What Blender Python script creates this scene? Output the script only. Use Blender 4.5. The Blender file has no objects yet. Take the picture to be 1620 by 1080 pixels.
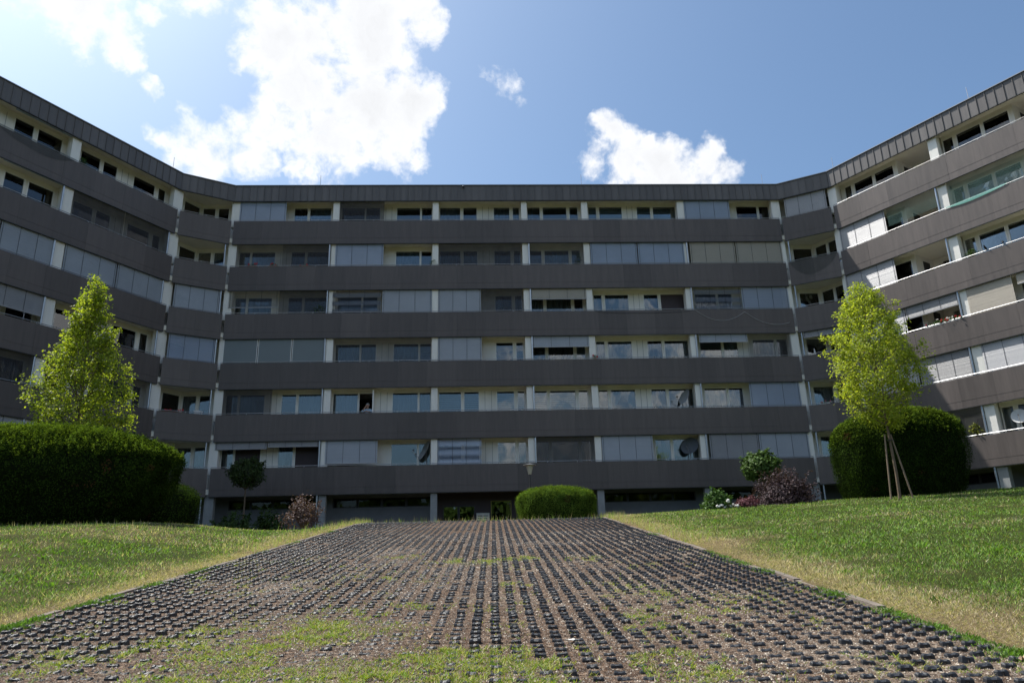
import bpy, bmesh, math, random
import numpy as np
from mathutils import Vector, Matrix

scn = bpy.context.scene
COL = scn.collection
rnd = random.Random(7)
rng = np.random.default_rng(7)

# ------------------------------------------------------------------ camera
CAM_Z = 1.3
cam_d = bpy.data.cameras.new("camera")
cam = bpy.data.objects.new("camera", cam_d)
COL.objects.link(cam)
TH, RO = math.radians(17.068), math.radians(-1.4446)
R_ = Vector((1, 0, 0)); D_ = Vector((0, math.sin(TH), -math.cos(TH))); F_ = Vector((0, math.cos(TH), math.sin(TH)))
X_ = R_ * math.cos(RO) - D_ * math.sin(RO)
Y_ = -(R_ * math.sin(RO) + D_ * math.cos(RO))
cam.matrix_world = Matrix(((X_.x, Y_.x, -F_.x, 0), (X_.y, Y_.y, -F_.y, 0), (X_.z, Y_.z, -F_.z, CAM_Z), (0, 0, 0, 1)))
cam_d.sensor_fit = 'HORIZONTAL'; cam_d.sensor_width = 36
cam_d.lens = 1174.46 / 1620 * 36
cam_d.clip_start = 0.05; cam_d.clip_end = 3000
scn.camera = cam

# ------------------------------------------------------------------ sun, sky, exposure
SUN = Vector((-1.546, 0.931, 2.895)).normalized()
SUN_EL = math.asin(SUN.z)
SUN_AZ = math.atan2(SUN.x, SUN.y)          # clockwise from +Y
SUN_STRENGTH, SKY_STRENGTH, EXPOSURE = 5.0, 0.122, 0.42
sd = bpy.data.lights.new("sun", 'SUN'); sd.energy = SUN_STRENGTH; sd.angle = math.radians(0.53); sd.color = (1.0, 0.96, 0.89)
so = bpy.data.objects.new("sun", sd); COL.objects.link(so)
so.rotation_euler = SUN.to_track_quat('Z', 'Y').to_euler()
so.location = SUN * 60
scn.view_settings.view_transform = 'Standard'; scn.view_settings.look = 'None'
scn.view_settings.exposure = EXPOSURE; scn.view_settings.gamma = 1; scn.view_settings.use_curve_mapping = False
scn.cycles.max_bounces = 7; scn.cycles.transparent_max_bounces = 24
scn.cycles.diffuse_bounces = 4; scn.cycles.glossy_bounces = 3; scn.cycles.transmission_bounces = 4


def px_dir(px, py):
    """direction of the sky seen at a pixel of the photograph"""
    a, b = px - 810, py - 540
    cr, sr = math.cos(RO), math.sin(RO)
    u = (a * cr + b * sr) / 1174.46; v = (-a * sr + b * cr) / 1174.46
    return Vector((u, math.cos(TH) + v * math.sin(TH), math.sin(TH) - v * math.cos(TH))).normalized()


def build_world():
    w = bpy.data.worlds.new("World"); scn.world = w; w.use_nodes = True
    nt = w.node_tree; N = nt.nodes; L = nt.links
    N.clear()
    out = N.new('ShaderNodeOutputWorld'); bg = N.new('ShaderNodeBackground')
    sky = N.new('ShaderNodeTexSky'); sky.sky_type = 'NISHITA'; sky.sun_disc = False
    sky.sun_elevation = SUN_EL; sky.sun_rotation = SUN_AZ
    sky.air_density = 1.0; sky.dust_density = 2.6; sky.ozone_density = 3.0; sky.altitude = 0
    tc = N.new('ShaderNodeTexCoord')
    def math_(op, a, b=None, c=None, clamp=False):
        m = N.new('ShaderNodeMath'); m.operation = op; m.use_clamp = clamp
        for i, v in enumerate((a, b, c)):
            if v is None: continue
            if isinstance(v, (int, float)): m.inputs[i].default_value = v
            else: L.new(v, m.inputs[i])
        return m.outputs[0]
    def noise(scale, detail, rough, vec, dist=0.0):
        n = N.new('ShaderNodeTexNoise'); n.inputs['Scale'].default_value = scale; n.inputs['Detail'].default_value = detail
        n.inputs['Roughness'].default_value = rough; n.inputs['Distortion'].default_value = dist
        L.new(vec, n.inputs['Vector']); return n
    nrm = N.new('ShaderNodeVectorMath'); nrm.operation = 'NORMALIZE'; L.new(tc.outputs['Generated'], nrm.inputs[0])
    d = nrm.outputs[0]
    warpn = noise(7, 5, 0.6, d)
    sub = N.new('ShaderNodeVectorMath'); sub.operation = 'SUBTRACT'; L.new(warpn.outputs['Color'], sub.inputs[0]); sub.inputs[1].default_value = (.5, .5, .5)
    sc = N.new('ShaderNodeVectorMath'); sc.operation = 'SCALE'; L.new(sub.outputs[0], sc.inputs[0]); sc.inputs['Scale'].default_value = 0.11
    ad = N.new('ShaderNodeVectorMath'); ad.operation = 'ADD'; L.new(d, ad.inputs[0]); L.new(sc.outputs[0], ad.inputs[1])
    dw = ad.outputs[0]
    # cumulus heads: (photo pixel, radius in pixels, weight)
    blobs = [(430, 75, 62, 1), (500, 60, 80, 1), (585, 60, 85, 1.05), (660, 40, 50, .95), (480, 140, 85, 1.1), (580, 160, 100, 1.1), (650, 165, 62, 1),
             (520, 215, 78, 1), (620, 225, 60, .85), (420, 195, 62, .85), (330, 228, 62, .85), (395, 252, 50, .8), (260, 215, 32, .75), (300, 255, 45, .7), (480, 262, 42, .65),
             (120, 15, 75, .9), (180, 45, 60, .95), (205, 90, 36, .8), (60, -20, 60, .75), (245, 10, 30, .7), (252, 147, 24, .7), (75, 96, 20, .45),
             (790, 140, 34, .5), (808, 160, 22, .42), (765, 130, 18, .4),
             (955, 230, 42, 1), (985, 258, 58, 1), (1050, 256, 58, 1), (1120, 254, 52, 1), (1152, 266, 38, .95), (928, 264, 34, .9), (1100, 216, 20, .42), (1060, 290, 80, 1),
             (350, -160, 150, 1), (-260, 60, 150, 1), (900, -260, 170, .9), (-120, -330, 160, 1), (1900, -60, 120, .8), (2250, 260, 160, 1), (-600, 330, 160, 1)]
    total = None
    for (px, py, r, wgt) in blobs:
        c = px_dir(px, py); rr = (r * 1.19 / 1174.46) * (1 - 0.12)
        dist = N.new('ShaderNodeVectorMath'); dist.operation = 'DISTANCE'; L.new(dw, dist.inputs[0]); dist.inputs[1].default_value = c
        q = math_('MULTIPLY', dist.outputs['Value'], 1 / rr)
        q = math_('SUBTRACT', 1.0, math_('MULTIPLY', q, q), clamp=True)
        q = math_('MULTIPLY', q, wgt)
        total = q if total is None else math_('SMOOTH_MAX', total, q, 0.25) if False else math_('MAXIMUM', total, q)
    # scattered fair weather clouds over the unseen sky, cover raised to brighten the facade
    glob = noise(2.1, 3, 0.5, d)
    sep = N.new('ShaderNodeSeparateXYZ'); L.new(d, sep.inputs[0])
    behind = math_('MULTIPLY', math_('SUBTRACT', 0.45, sep.outputs['Y']), 3.0, clamp=True)
    g = math_('MULTIPLY', math_('MULTIPLY', math_('SUBTRACT', glob.outputs['Fac'], 0.49), 5.0, clamp=True), behind)
    total = math_('MAXIMUM', total, g)
    fb = noise(15, 10, 0.62, dw, 0.3)
    fb2 = noise(52, 8, 0.6, d)
    n1 = math_('SUBTRACT', fb.outputs['Fac'], 0.5); n2 = math_('SUBTRACT', fb2.outputs['Fac'], 0.5)
    body = math_('ADD', total, math_('ADD', math_('MULTIPLY', n1, 1.75), math_('MULTIPLY', n2, 1.0)))
    has = math_('MULTIPLY', total, 6.0, clamp=True)
    body = math_('MULTIPLY', body, has)
    mr = N.new('ShaderNodeMapRange'); mr.interpolation_type = 'SMOOTHSTEP'; L.new(body, mr.inputs[0])
    mr.inputs[1].default_value = 0.16; mr.inputs[2].default_value = 0.85; mr.inputs[3].default_value = 0; mr.inputs[4].default_value = 0.97
    # thicker middles of the clouds are a little greyer
    core = N.new('ShaderNodeMapRange'); L.new(math_('ADD', total, math_('MULTIPLY', n1, 1.2)), core.inputs[0])
    core.inputs[1].default_value = 0.5; core.inputs[2].default_value = 1.25; core.inputs[3].default_value = 1.0; core.inputs[4].default_value = 0.78
    ccol = N.new('ShaderNodeMixRGB'); ccol.blend_type = 'MULTIPLY'; ccol.inputs[0].default_value = 1
    ccol.inputs[1].default_value = (CLOUD, CLOUD * 1.01, CLOUD * 1.03, 1)
    L.new(core.outputs[0], ccol.inputs[2])
    tint = N.new('ShaderNodeMixRGB'); tint.blend_type = 'MULTIPLY'; tint.inputs[0].default_value = 1; tint.inputs[2].default_value = (.83, .96, 1.0, 1); L.new(sky.outputs[0], tint.inputs[1])
    mix = N.new('ShaderNodeMixRGB'); L.new(mr.outputs[0], mix.inputs[0]); L.new(tint.outputs[0], mix.inputs[1]); L.new(ccol.outputs[0], mix.inputs[2])
    L.new(mix.outputs[0], bg.inputs[0]); bg.inputs[1].default_value = SKY_STRENGTH
    L.new(bg.outputs[0], out.inputs[0])
CLOUD = 6.9
build_world()

# ------------------------------------------------------------------ materials
def nodes(name):
    m = bpy.data.materials.new(name); m.use_nodes = True
    nt = m.node_tree; b = nt.nodes['Principled BSDF']
    return m, nt, nt.nodes, nt.links, b
def simple(name, col, rough=0.6, metal=0.0, var=0.12, scale=3.0, spec=0.5, bump=0.0, bscale=40, stretch=(1, 1, 1)):
    m, nt, N, L, b = nodes(name)
    tc = N.new('ShaderNodeTexCoord'); mp = N.new('ShaderNodeMapping'); mp.inputs['Scale'].default_value = stretch
    L.new(tc.outputs['Object'], mp.inputs[0])
    n = N.new('ShaderNodeTexNoise'); n.inputs['Scale'].default_value = scale; n.inputs['Detail'].default_value = 6; n.inputs['Roughness'].default_value = 0.6
    L.new(mp.outputs[0], n.inputs[0])
    r = N.new('ShaderNodeMapRange'); L.new(n.outputs[0], r.inputs[0]); r.inputs[1].default_value = .25; r.inputs[2].default_value = .75
    r.inputs[3].default_value = 1 - var; r.inputs[4].default_value = 1 + var
    mx = N.new('ShaderNodeMixRGB'); mx.blend_type = 'MULTIPLY'; mx.inputs[0].default_value = 1; mx.inputs[1].default_value = (*col, 1)
    L.new(r.outputs[0], mx.inputs[2]); L.new(mx.outputs[0], b.inputs['Base Color'])
    b.inputs['Roughness'].default_value = rough; b.inputs['Metallic'].default_value = metal
    b.inputs['Specular IOR Level'].default_value = spec
    if bump:
        n2 = N.new('ShaderNodeTexNoise'); n2.inputs['Scale'].default_value = bscale; n2.inputs['Detail'].default_value = 4
        L.new(tc.outputs['Object'], n2.inputs[0])
        bp = N.new('ShaderNodeBump'); bp.inputs['Strength'].default_value = bump; bp.inputs['Distance'].default_value = .02
        L.new(n2.outputs[0], bp.inputs['Height']); L.new(bp.outputs[0], b.inputs['Normal'])
    return m
def attr_mat(name, rough=0.55, trans=0.0, spec=0.4, tmul=(1.6, 1.7, .8)):
    """material whose own colour comes from the mesh (each leaf or blade has its own)"""
    m, nt, N, L, b = nodes(name)
    a = N.new('ShaderNodeAttribute'); a.attribute_name = 'Col'
    L.new(a.outputs['Color'], b.inputs['Base Color']); b.inputs['Roughness'].default_value = rough; b.inputs['Specular IOR Level'].default_value = spec
    if trans:
        t = N.new('ShaderNodeBsdfTranslucent'); mm = N.new('ShaderNodeMixRGB'); mm.blend_type = 'MULTIPLY'; mm.inputs[0].default_value = 1
        mm.inputs[2].default_value = (*tmul, 1); L.new(a.outputs['Color'], mm.inputs[1]); L.new(mm.outputs[0], t.inputs['Color'])
        s = N.new('ShaderNodeMixShader'); s.inputs[0].default_value = trans
        L.new(b.outputs[0], s.inputs[1]); L.new(t.outputs[0], s.inputs[2]); L.new(s.outputs[0], N['Material Output'].inputs[0])
    return m
def see_through(name, col, alpha, rough=.8):
    m, nt, N, L, b = nodes(name)
    b.inputs['Base Color'].default_value = (*col, 1); b.inputs['Roughness'].default_value = rough
    t = N.new('ShaderNodeBsdfTransparent'); s = N.new('ShaderNodeMixShader')
    tc = N.new('ShaderNodeTexCoord'); n = N.new('ShaderNodeTexNoise'); n.inputs['Scale'].default_value = 1.3; n.inputs['Detail'].default_value = 3
    L.new(tc.outputs['Object'], n.inputs[0]); r = N.new('ShaderNodeMapRange'); L.new(n.outputs[0], r.inputs[0])
    r.inputs[1].default_value = .3; r.inputs[2].default_value = .7; r.inputs[3].default_value = alpha - .07; r.inputs[4].default_value = alpha + .07
    L.new(r.outputs[0], s.inputs[0]); L.new(t.outputs[0], s.inputs[1]); L.new(b.outputs[0], s.inputs[2]); L.new(s.outputs[0], N['Material Output'].inputs[0])
    return m
def glass(name, tint=(.75, .8, .8), mirror=1.0, ior=1.95):
    m, nt, N, L, b = nodes(name)
    N.remove(b)
    t = N.new('ShaderNodeBsdfTransparent'); t.inputs[0].default_value = (*tint, 1)
    g = N.new('ShaderNodeBsdfGlossy'); g.inputs['Roughness'].default_value = .015; g.inputs[0].default_value = (mirror, mirror, mirror, 1)
    f = N.new('ShaderNodeFresnel'); f.inputs[0].default_value = ior
    tc = N.new('ShaderNodeTexCoord'); n = N.new('ShaderNodeTexNoise'); n.inputs['Scale'].default_value = .9
    L.new(tc.outputs['Object'], n.inputs[0]); bp = N.new('ShaderNodeBump'); bp.inputs['Strength'].default_value = .12; bp.inputs['Distance'].default_value = .05
    L.new(n.outputs[0], bp.inputs['Height']); L.new(bp.outputs[0], g.inputs['Normal'])
    s = N.new('ShaderNodeMixShader'); L.new(f.outputs[0], s.inputs[0]); L.new(t.outputs[0], s.inputs[1]); L.new(g.outputs[0], s.inputs[2])
    L.new(s.outputs[0], N['Material Output'].inputs[0])
    return m
def panel_mat(name, col):
    """dark coated sheet: rain streaks, dust and a per panel difference"""
    m, nt, N, L, b = nodes(name)
    tc = N.new('ShaderNodeTexCoord'); oi = N.new('ShaderNodeObjectInfo')
    mp = N.new('ShaderNodeMapping'); mp.inputs['Scale'].default_value = (5, 5, .5); L.new(tc.outputs['Object'], mp.inputs[0])
    add = N.new('ShaderNodeVectorMath'); add.operation = 'ADD'; L.new(mp.outputs[0], add.inputs[0])
    L.new(oi.outputs['Location'], add.inputs[1])
    n = N.new('ShaderNodeTexNoise'); n.inputs['Scale'].default_value = 1.0; n.inputs['Detail'].default_value = 7; n.inputs['Roughness'].default_value = .65; L.new(add.outputs[0], n.inputs[0])
    r = N.new('ShaderNodeMapRange'); L.new(n.outputs[0], r.inputs[0]); r.inputs[1].default_value = .3; r.inputs[2].default_value = .75; r.inputs[3].default_value = .84; r.inputs[4].default_value = 1.2
    r2 = N.new('ShaderNodeMapRange'); L.new(oi.outputs['Random'], r2.inputs[0]); r2.inputs[3].default_value = .86; r2.inputs[4].default_value = 1.16
    mu = N.new('ShaderNodeMath'); mu.operation = 'MULTIPLY'; L.new(r.outputs[0], mu.inputs[0]); L.new(r2.outputs[0], mu.inputs[1])
    mx = N.new('ShaderNodeMixRGB'); mx.blend_type = 'MULTIPLY'; mx.inputs[0].default_value = 1; mx.inputs[1].default_value = (*col, 1); L.new(mu.outputs[0], mx.inputs[2])
    L.new(mx.outputs[0], b.inputs['Base Color']); b.inputs['Specular IOR Level'].default_value = .45
    r3 = N.new('ShaderNodeMapRange'); L.new(n.outputs[0], r3.inputs[0]); r3.inputs[3].default_value = .38; r3.inputs[4].default_value = .6
    L.new(r3.outputs[0], b.inputs['Roughness'])
    n2 = N.new('ShaderNodeTexNoise'); n2.inputs['Scale'].default_value = 1.4; L.new(add.outputs[0], n2.inputs[0])
    bp = N.new('ShaderNodeBump'); bp.inputs['Strength'].default_value = .15; bp.inputs['Distance'].default_value = .03; L.new(n2.outputs[0], bp.inputs['Height']); L.new(bp.outputs[0], b.inputs['Normal'])
    return m

M = {}
M['panel'] = panel_mat('dark_panel', (.104, .086, .079))
M['clad'] = panel_mat('zinc_cladding', (.118, .108, .106))
M['cap'] = simple('roof_edge_metal', (.30, .30, .31), .35, .7)
M['rib'] = simple('seam_metal', (.04, .04, .042), .5)
M['white'] = simple('white_render', (.83, .81, .76), .8, 0, .10, 1.2, .3, .15, 60, (1, 1, .4))
M['soffit'] = simple('cream_soffit', (.80, .76, .67), .85, 0, .08, .8, .2)
M['frame'] = simple('white_window_frame', (.84, .83, .80), .4, 0, .03)
M['rail'] = simple('handrail_metal', (.40, .40, .41), .4, .5, .1)
M['pipe'] = simple('zinc_pipe', (.42, .46, .5), .35, .75, .12, 4)
M['blind_blue'] = simple('aluminium_blind', (.38, .44, .53), .42, .2, .08, 1.1)
M['blind_neutral'] = simple('silver_blind', (.40, .43, .47), .45, .1, .08, 1.1)
M['blind_grey'] = simple('grey_blind', (.32, .32, .33), .5, .1, .08, 1.1)
M['blind_beige'] = simple('beige_blind', (.42, .39, .33), .6, 0, .06, 1.1)
M['blind_white'] = simple('white_blind', (.44, .44, .46), .45, .1, .05, 1.1)
M['blind_cream'] = simple('cream_blind', (.50, .45, .38), .7, 0, .06, .7, stretch=(.3, .3, 4))
M['blind_dark'] = simple('dark_slat_blind', (.13, .15, .18), .5, .1, .1, 1.1)
M['screen'] = simple('grey_screen', (.17, .20, .21), .5, 0, .05, .7)
M['net'] = see_through('dark_net', (.035, .035, .04), .60)
M['net_light'] = see_through('thin_net', (.06, .06, .065), .38)
M['net_green'] = see_through('green_net', (.05, .12, .105), .36)
M['net_faint'] = see_through('old_green_net', (.04, .055, .05), .30)
M['net_fold'] = see_through('green_net_fold', (.12, .34, .29), .75)
M['cord'] = simple('dark_cord', (.03, .035, .045), .6)
M['cable_white'] = simple('white_cable', (.45, .45, .46), .5)
M['glass'] = glass('window_glass'); M['glass_dim'] = glass('dimmed_glass', (.3, .32, .32), .5, 1.6)  # glass_dim: darkened copy, reflections turned down to keep the ground strips dark
M['shade'] = simple('window_shade', (.52, .56, .6), .8, 0, .05)
M['curtain'] = simple('sheer_curtain', (.34, .36, .40), .9, 0, .22, 9, .1, stretch=(4, 4, .15))
M['curtain_dark'] = simple('brown_curtain', (.10, .07, .07), .9, 0, .3, 9, .1, stretch=(4, 4, .15))
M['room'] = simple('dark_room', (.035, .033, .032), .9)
M['concrete'] = simple('concrete', (.30, .31, .31), .85, 0, .15, 2, .2, .2)
M['plinth'] = simple('grey_plinth_wall', (.17, .18, .20), .8, 0, .12, 2)
M['dark'] = simple('dark_metal', (.03, .03, .035), .5)
M['maroon'] = simple('dark_maroon_wall', (.045, .03, .032), .6)
M['olive'] = simple('yellow_green_paint', (.20, .19, .03), .5)
M['paper'] = simple('notice_paper', (.62, .62, .58), .8)
M['ink'] = simple('notice_ink', (.12, .12, .12), .8)
M['bark'] = simple('young_bark', (.16, .12, .085), .9, 0, .3, 8, .2, .6, 30, (1, 1, .3))
M['stake'] = simple('weathered_stake', (.21, .16, .115), .85, 0, .25, 8, .2, .3, 40, (1, 1, .2))
M['tie'] = simple('black_tie', (.03, .03, .03), .7)
M['leaf'] = attr_mat('tree_leaf', .5, .5, .3, (1.7, 1.75, .7))
M['hedge'] = attr_mat('hedge_leaf', .9, .15, .0, (1.7, 1.8, .5))
M['shrub'] = attr_mat('shrub_leaf', .55, .2, .2, (1.5, 1.5, .8))
M['grass'] = attr_mat('grass_blade', .55, .3, .28, (1.5, 1.7, .7))
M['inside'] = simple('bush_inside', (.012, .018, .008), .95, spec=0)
M['rubber'] = simple('black_rubber', (.024, .026, .031), .38, 0, .35, 30, .5, .3, 200)
M['kerb'] = simple('old_concrete_kerb', (.19, .16, .135), .9, 0, .3, 6, .2, .6, 60)
M['pebble'] = attr_mat('pebble', .7, 0, .3)
M['dish_grey'] = simple('grey_dish', (.30, .32, .34), .5)
M['dish_dark'] = simple('dark_dish', (.10, .115, .135), .5)
M['dish_white'] = simple('white_dish', (.62, .62, .62), .45)
M['skin'] = simple('skin', (.42, .24, .17), .6, 0, .05)
M['hair'] = simple('grey_hair', (.25, .24, .23), .8)
M['shirt'] = simple('light_blue_shirt', (.36, .50, .62), .85, 0, .15, 14)
M['trouser'] = simple('dark_trousers', (.05, .06, .08), .85)
M['pot'] = simple('terracotta_pot', (.25, .11, .07), .8)
M['box_white'] = simple('white_planter', (.6, .6, .58), .5)
M['red'] = simple('red_petal', (.55, .012, .02), .6, 0, .25, 20)
M['pink'] = simple('pink_petal', (.6, .22, .25), .6)
M['petal_white'] = simple('white_petal', (.78, .76, .70), .7, 0, .15, 20)
M['plastic_white'] = simple('white_plastic', (.65, .65, .65), .4)
M['plastic_red'] = simple('red_plastic', (.35, .02, .02), .45)
M['feather'] = simple('black_feather', (.012, .012, .014), .6)
M['lamp_glass'] = simple('frosted_lamp', (.42, .42, .37), .35)

def soil_mat():
    m, nt, N, L, b = nodes('soil_and_grit')
    tc = N.new('ShaderNodeTexCoord')
    def no(s, d=8, r=.6):
        n = N.new('ShaderNodeTexNoise'); n.inputs['Scale'].default_value = s; n.inputs['Detail'].default_value = d; n.inputs['Roughness'].default_value = r; L.new(tc.outputs['Object'], n.inputs[0]); return n.outputs[0]
    a = no(.55, 5); c = no(22, 6, .7); e = no(110, 3)
    def ramp(fac, stops):
        r = N.new('ShaderNodeValToRGB'); L.new(fac, r.inputs[0])
        els = r.color_ramp.elements
        els[0].position, els[0].color = stops[0][0], (*stops[0][1], 1); els[1].position, els[1].color = stops[-1][0], (*stops[-1][1], 1)
        for p, cc in stops[1:-1]:
            x = els.new(p); x.color = (*cc, 1)
        return r.outputs[0]
    base = ramp(c, [(.38, (.018, .011, .008)), (.48, (.055, .031, .019)), (.56, (.100, .060, .037)), (.66, (.28, .20, .14))])
    pale = ramp(c, [(.35, (.07, .05, .036)), (.5, (.17, .13, .095)), (.66, (.38, .32, .26))])
    mx = N.new('ShaderNodeMixRGB'); L.new(base, mx.inputs[1]); L.new(pale, mx.inputs[2])
    f = N.new('ShaderNodeMapRange'); L.new(a, f.inputs[0]); f.inputs[1].default_value = .54; f.inputs[2].default_value = .78; L.new(f.outputs[0], mx.inputs[0])
    sp = N.new('ShaderNodeMapRange'); L.new(e, sp.inputs[0]); sp.inputs[1].default_value = .58; sp.inputs[2].default_value = .64
    m2 = N.new('ShaderNodeMixRGB'); L.new(sp.outputs[0], m2.inputs[0]); L.new(mx.outputs[0], m2.inputs[1]); m2.inputs[2].default_value = (.45, .38, .31, 1)
    L.new(m2.outputs[0], b.inputs['Base Color']); b.inputs['Roughness'].default_value = .95; b.inputs['Specular IOR Level'].default_value = .15
    ad = N.new('ShaderNodeMath'); ad.operation = 'ADD'; L.new(c, ad.inputs[0]); L.new(e, ad.inputs[1])
    bp = N.new('ShaderNodeBump'); bp.inputs['Strength'].default_value = .8; bp.inputs['Distance'].default_value = .012; L.new(ad.outputs[0], bp.inputs['Height']); L.new(bp.outputs[0], b.inputs['Normal'])
    return m
M['soil'] = soil_mat()
def lawn_mat():
    m, nt, N, L, b = nodes('lawn_earth')
    tc = N.new('ShaderNodeTexCoord'); at = N.new('ShaderNodeAttribute'); at.attribute_name = 'Col'
    n2 = N.new('ShaderNodeTexNoise'); n2.inputs['Scale'].default_value = 26; n2.inputs['Detail'].default_value = 8; n2.inputs['Roughness'].default_value = .7; L.new(tc.outputs['Object'], n2.inputs[0])
    r = N.new('ShaderNodeMapRange'); L.new(n2.outputs[0], r.inputs[0]); r.inputs[1].default_value = .3; r.inputs[2].default_value = .7; r.inputs[3].default_value = .45; r.inputs[4].default_value = 1.6
    mx = N.new('ShaderNodeMixRGB'); mx.blend_type = 'MULTIPLY'; mx.inputs[0].default_value = 1; L.new(at.outputs['Color'], mx.inputs[1]); L.new(r.outputs[0], mx.inputs[2])
    L.new(mx.outputs[0], b.inputs['Base Color']); b.inputs['Roughness'].default_value = .95; b.inputs['Specular IOR Level'].default_value = .05
    bp = N.new('ShaderNodeBump'); bp.inputs['Strength'].default_value = .9; bp.inputs['Distance'].default_value = .04; L.new(n2.outputs[0], bp.inputs['Height']); L.new(bp.outputs[0], b.inputs['Normal'])
    return m
M['lawn'] = lawn_mat()

# ------------------------------------------------------------------ helpers
def link(o, parent=None, loc=None):
    COL.objects.link(o)
    if parent: o.parent = parent
    return o
def tag(o, label=None, cat=None, group=None, kind=None):
    if label: o['label'] = label
    if cat: o['category'] = cat
    if group: o['group'] = group
    if kind: o['kind'] = kind
    return o
def empty(name, loc, label, cat, group=None):
    o = bpy.data.objects.new(name, None); COL.objects.link(o); o.location = loc; o.empty_display_size = .2
    return tag(o, label, cat, group)
class MB:
    """collects simple solids and builds ONE mesh object"""
    def __init__(s): s.v = []; s.f = []
    def quad(s, a, b, c, d):
        i = len(s.v); s.v += [tuple(a), tuple(b), tuple(c), tuple(d)]; s.f.append((i, i + 1, i + 2, i + 3))
    def hexa(s, p):
        i = len(s.v); s.v += [tuple(q) for q in p]
        for f in ((0, 3, 2, 1), (4, 5, 6, 7), (0, 1, 5, 4), (1, 2, 6, 5), (2, 3, 7, 6), (3, 0, 4, 7)):
            s.f.append(tuple(i + k for k in f))
    def box(s, x0, x1, y0, y1, z0, z1, T=None):
        p = [(x0, y0, z0), (x1, y0, z0), (x1, y1, z0), (x0, y1, z0), (x0, y0, z1), (x1, y0, z1), (x1, y1, z1), (x0, y1, z1)]
        if T: p = [T(*q) for q in p]
        s.hexa(p)
    def tube(s, pts, r, n=6, cap=True):
        pts = [Vector(p) for p in pts]
        rs = r if isinstance(r, (list, tuple)) else [r] * len(pts)
        rings = []
        up = Vector((0, 0, 1))
        for i, p in enumerate(pts):
            d = (pts[min(i + 1, len(pts) - 1)] - pts[max(i - 1, 0)]).normalized()
            a = d.cross(up)
            if a.length < .05: a = d.cross(Vector((1, 0, 0)))
            a.normalize(); b = d.cross(a).normalized()
            i0 = len(s.v)
            for k in range(n):
                t = 2 * math.pi * k / n
                s.v.append(tuple(p + (a * math.cos(t) + b * math.sin(t)) * rs[i]))
            rings.append(i0)
        for a0, b0 in zip(rings, rings[1:]):
            for k in range(n):
                s.f.append((a0 + k, a0 + (k + 1) % n, b0 + (k + 1) % n, b0 + k))
        if cap:
            s.f.append(tuple(rings[0] + k for k in range(n))); s.f.append(tuple(rings[-1] + k for k in reversed(range(n))))
    def ball(s, c, rx, ry=None, rz=None, n=8, m=5, T=None):
        ry = ry or rx; rz = rz or rx
        i0 = len(s.v); rows = []
        for j in range(m + 1):
            ph = -math.pi / 2 + math.pi * j / m
            row = []
            for k in range(n):
                t = 2 * math.pi * k / n
                q = Vector((rx * math.cos(ph) * math.cos(t), ry * math.cos(ph) * math.sin(t), rz * math.sin(ph)))
                if T: q = T @ q
                row.append(len(s.v)); s.v.append(tuple(Vector(c) + q))
            rows.append(row)
        for a, b in zip(rows, rows[1:]):
            for k in range(n): s.f.append((a[k], a[(k + 1) % n], b[(k + 1) % n], b[k]))
    def mesh(s, name, mat):
        me = bpy.data.meshes.new(name); me.from_pydata(s.v, [], s.f); me.materials.append(mat)
        bm = bmesh.new(); bm.from_mesh(me); bmesh.ops.remove_doubles(bm, verts=bm.verts, dist=1e-6) if False else None
        bmesh.ops.recalc_face_normals(bm, faces=bm.faces); bm.to_mesh(me); bm.free()
        return me
    def build(s, name, mat, parent=None, smooth=False, kind=None):
        me = s.mesh(name, mat)
        if smooth: me.polygons.foreach_set('use_smooth', [True] * len(me.polygons))
        o = bpy.data.objects.new(name, me); link(o, parent)
        if parent is not None and parent.type == 'EMPTY': o.matrix_parent_inverse = Matrix.Translation(parent.location).inverted()
        if kind: o['kind'] = kind
        return o
def add(name, me, parent=None, mw=None):
    o = bpy.data.objects.new(name, me); link(o, parent)
    if mw is not None: o.matrix_local = mw
    return o
def np_mesh(name, V, F, cols=None, mat=None, smooth=False):
    """V (n,3), F (m,k) arrays"""
    me = bpy.data.meshes.new(name); n = len(V); m, k = F.shape
    me.vertices.add(n); me.vertices.foreach_set('co', V.astype(np.float32).ravel())
    me.loops.add(m * k); me.loops.foreach_set('vertex_index', F.astype(np.int32).ravel())
    me.polygons.add(m); me.polygons.foreach_set('loop_start', (np.arange(m) * k).astype(np.int32))
    try: me.polygons.foreach_set('loop_total', np.full(m, k, np.int32))
    except Exception: pass
    me.update(calc_edges=True)
    if cols is not None:
        a = me.color_attributes.new('Col', 'FLOAT_COLOR', 'POINT')
        c = np.ones((n, 4), np.float32); c[:, :3] = cols; a.data.foreach_set('color', c.ravel())
    if mat: me.materials.append(mat)
    me.polygons.foreach_set('use_smooth', np.full(m, bool(smooth)))
    return me
def vnoise(x, y, seed=0, z=None):
    """smooth value noise, arrays in, 0..1 out"""
    r = np.random.default_rng(seed); T = r.random((64, 64, 8))
    xi = np.floor(x).astype(int); yi = np.floor(y).astype(int); xf = x - xi; yf = y - yi
    xf = xf * xf * (3 - 2 * xf); yf = yf * yf * (3 - 2 * yf)
    if z is None:
        g = lambda a, b: T[a % 64, b % 64, 0]
        return (g(xi, yi) * (1 - xf) + g(xi + 1, yi) * xf) * (1 - yf) + (g(xi, yi + 1) * (1 - xf) + g(xi + 1, yi + 1) * xf) * yf
    zi = np.floor(z).astype(int); zf = z - zi; zf = zf * zf * (3 - 2 * zf)
    def lay(zz):
        g = lambda a, b: T[a % 64, b % 64, zz % 8]
        return (g(xi, yi) * (1 - xf) + g(xi + 1, yi) * xf) * (1 - yf) + (g(xi, yi + 1) * (1 - xf) + g(xi + 1, yi + 1) * xf) * yf
    return lay(zi) * (1 - zf) + lay(zi + 1) * zf

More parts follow.
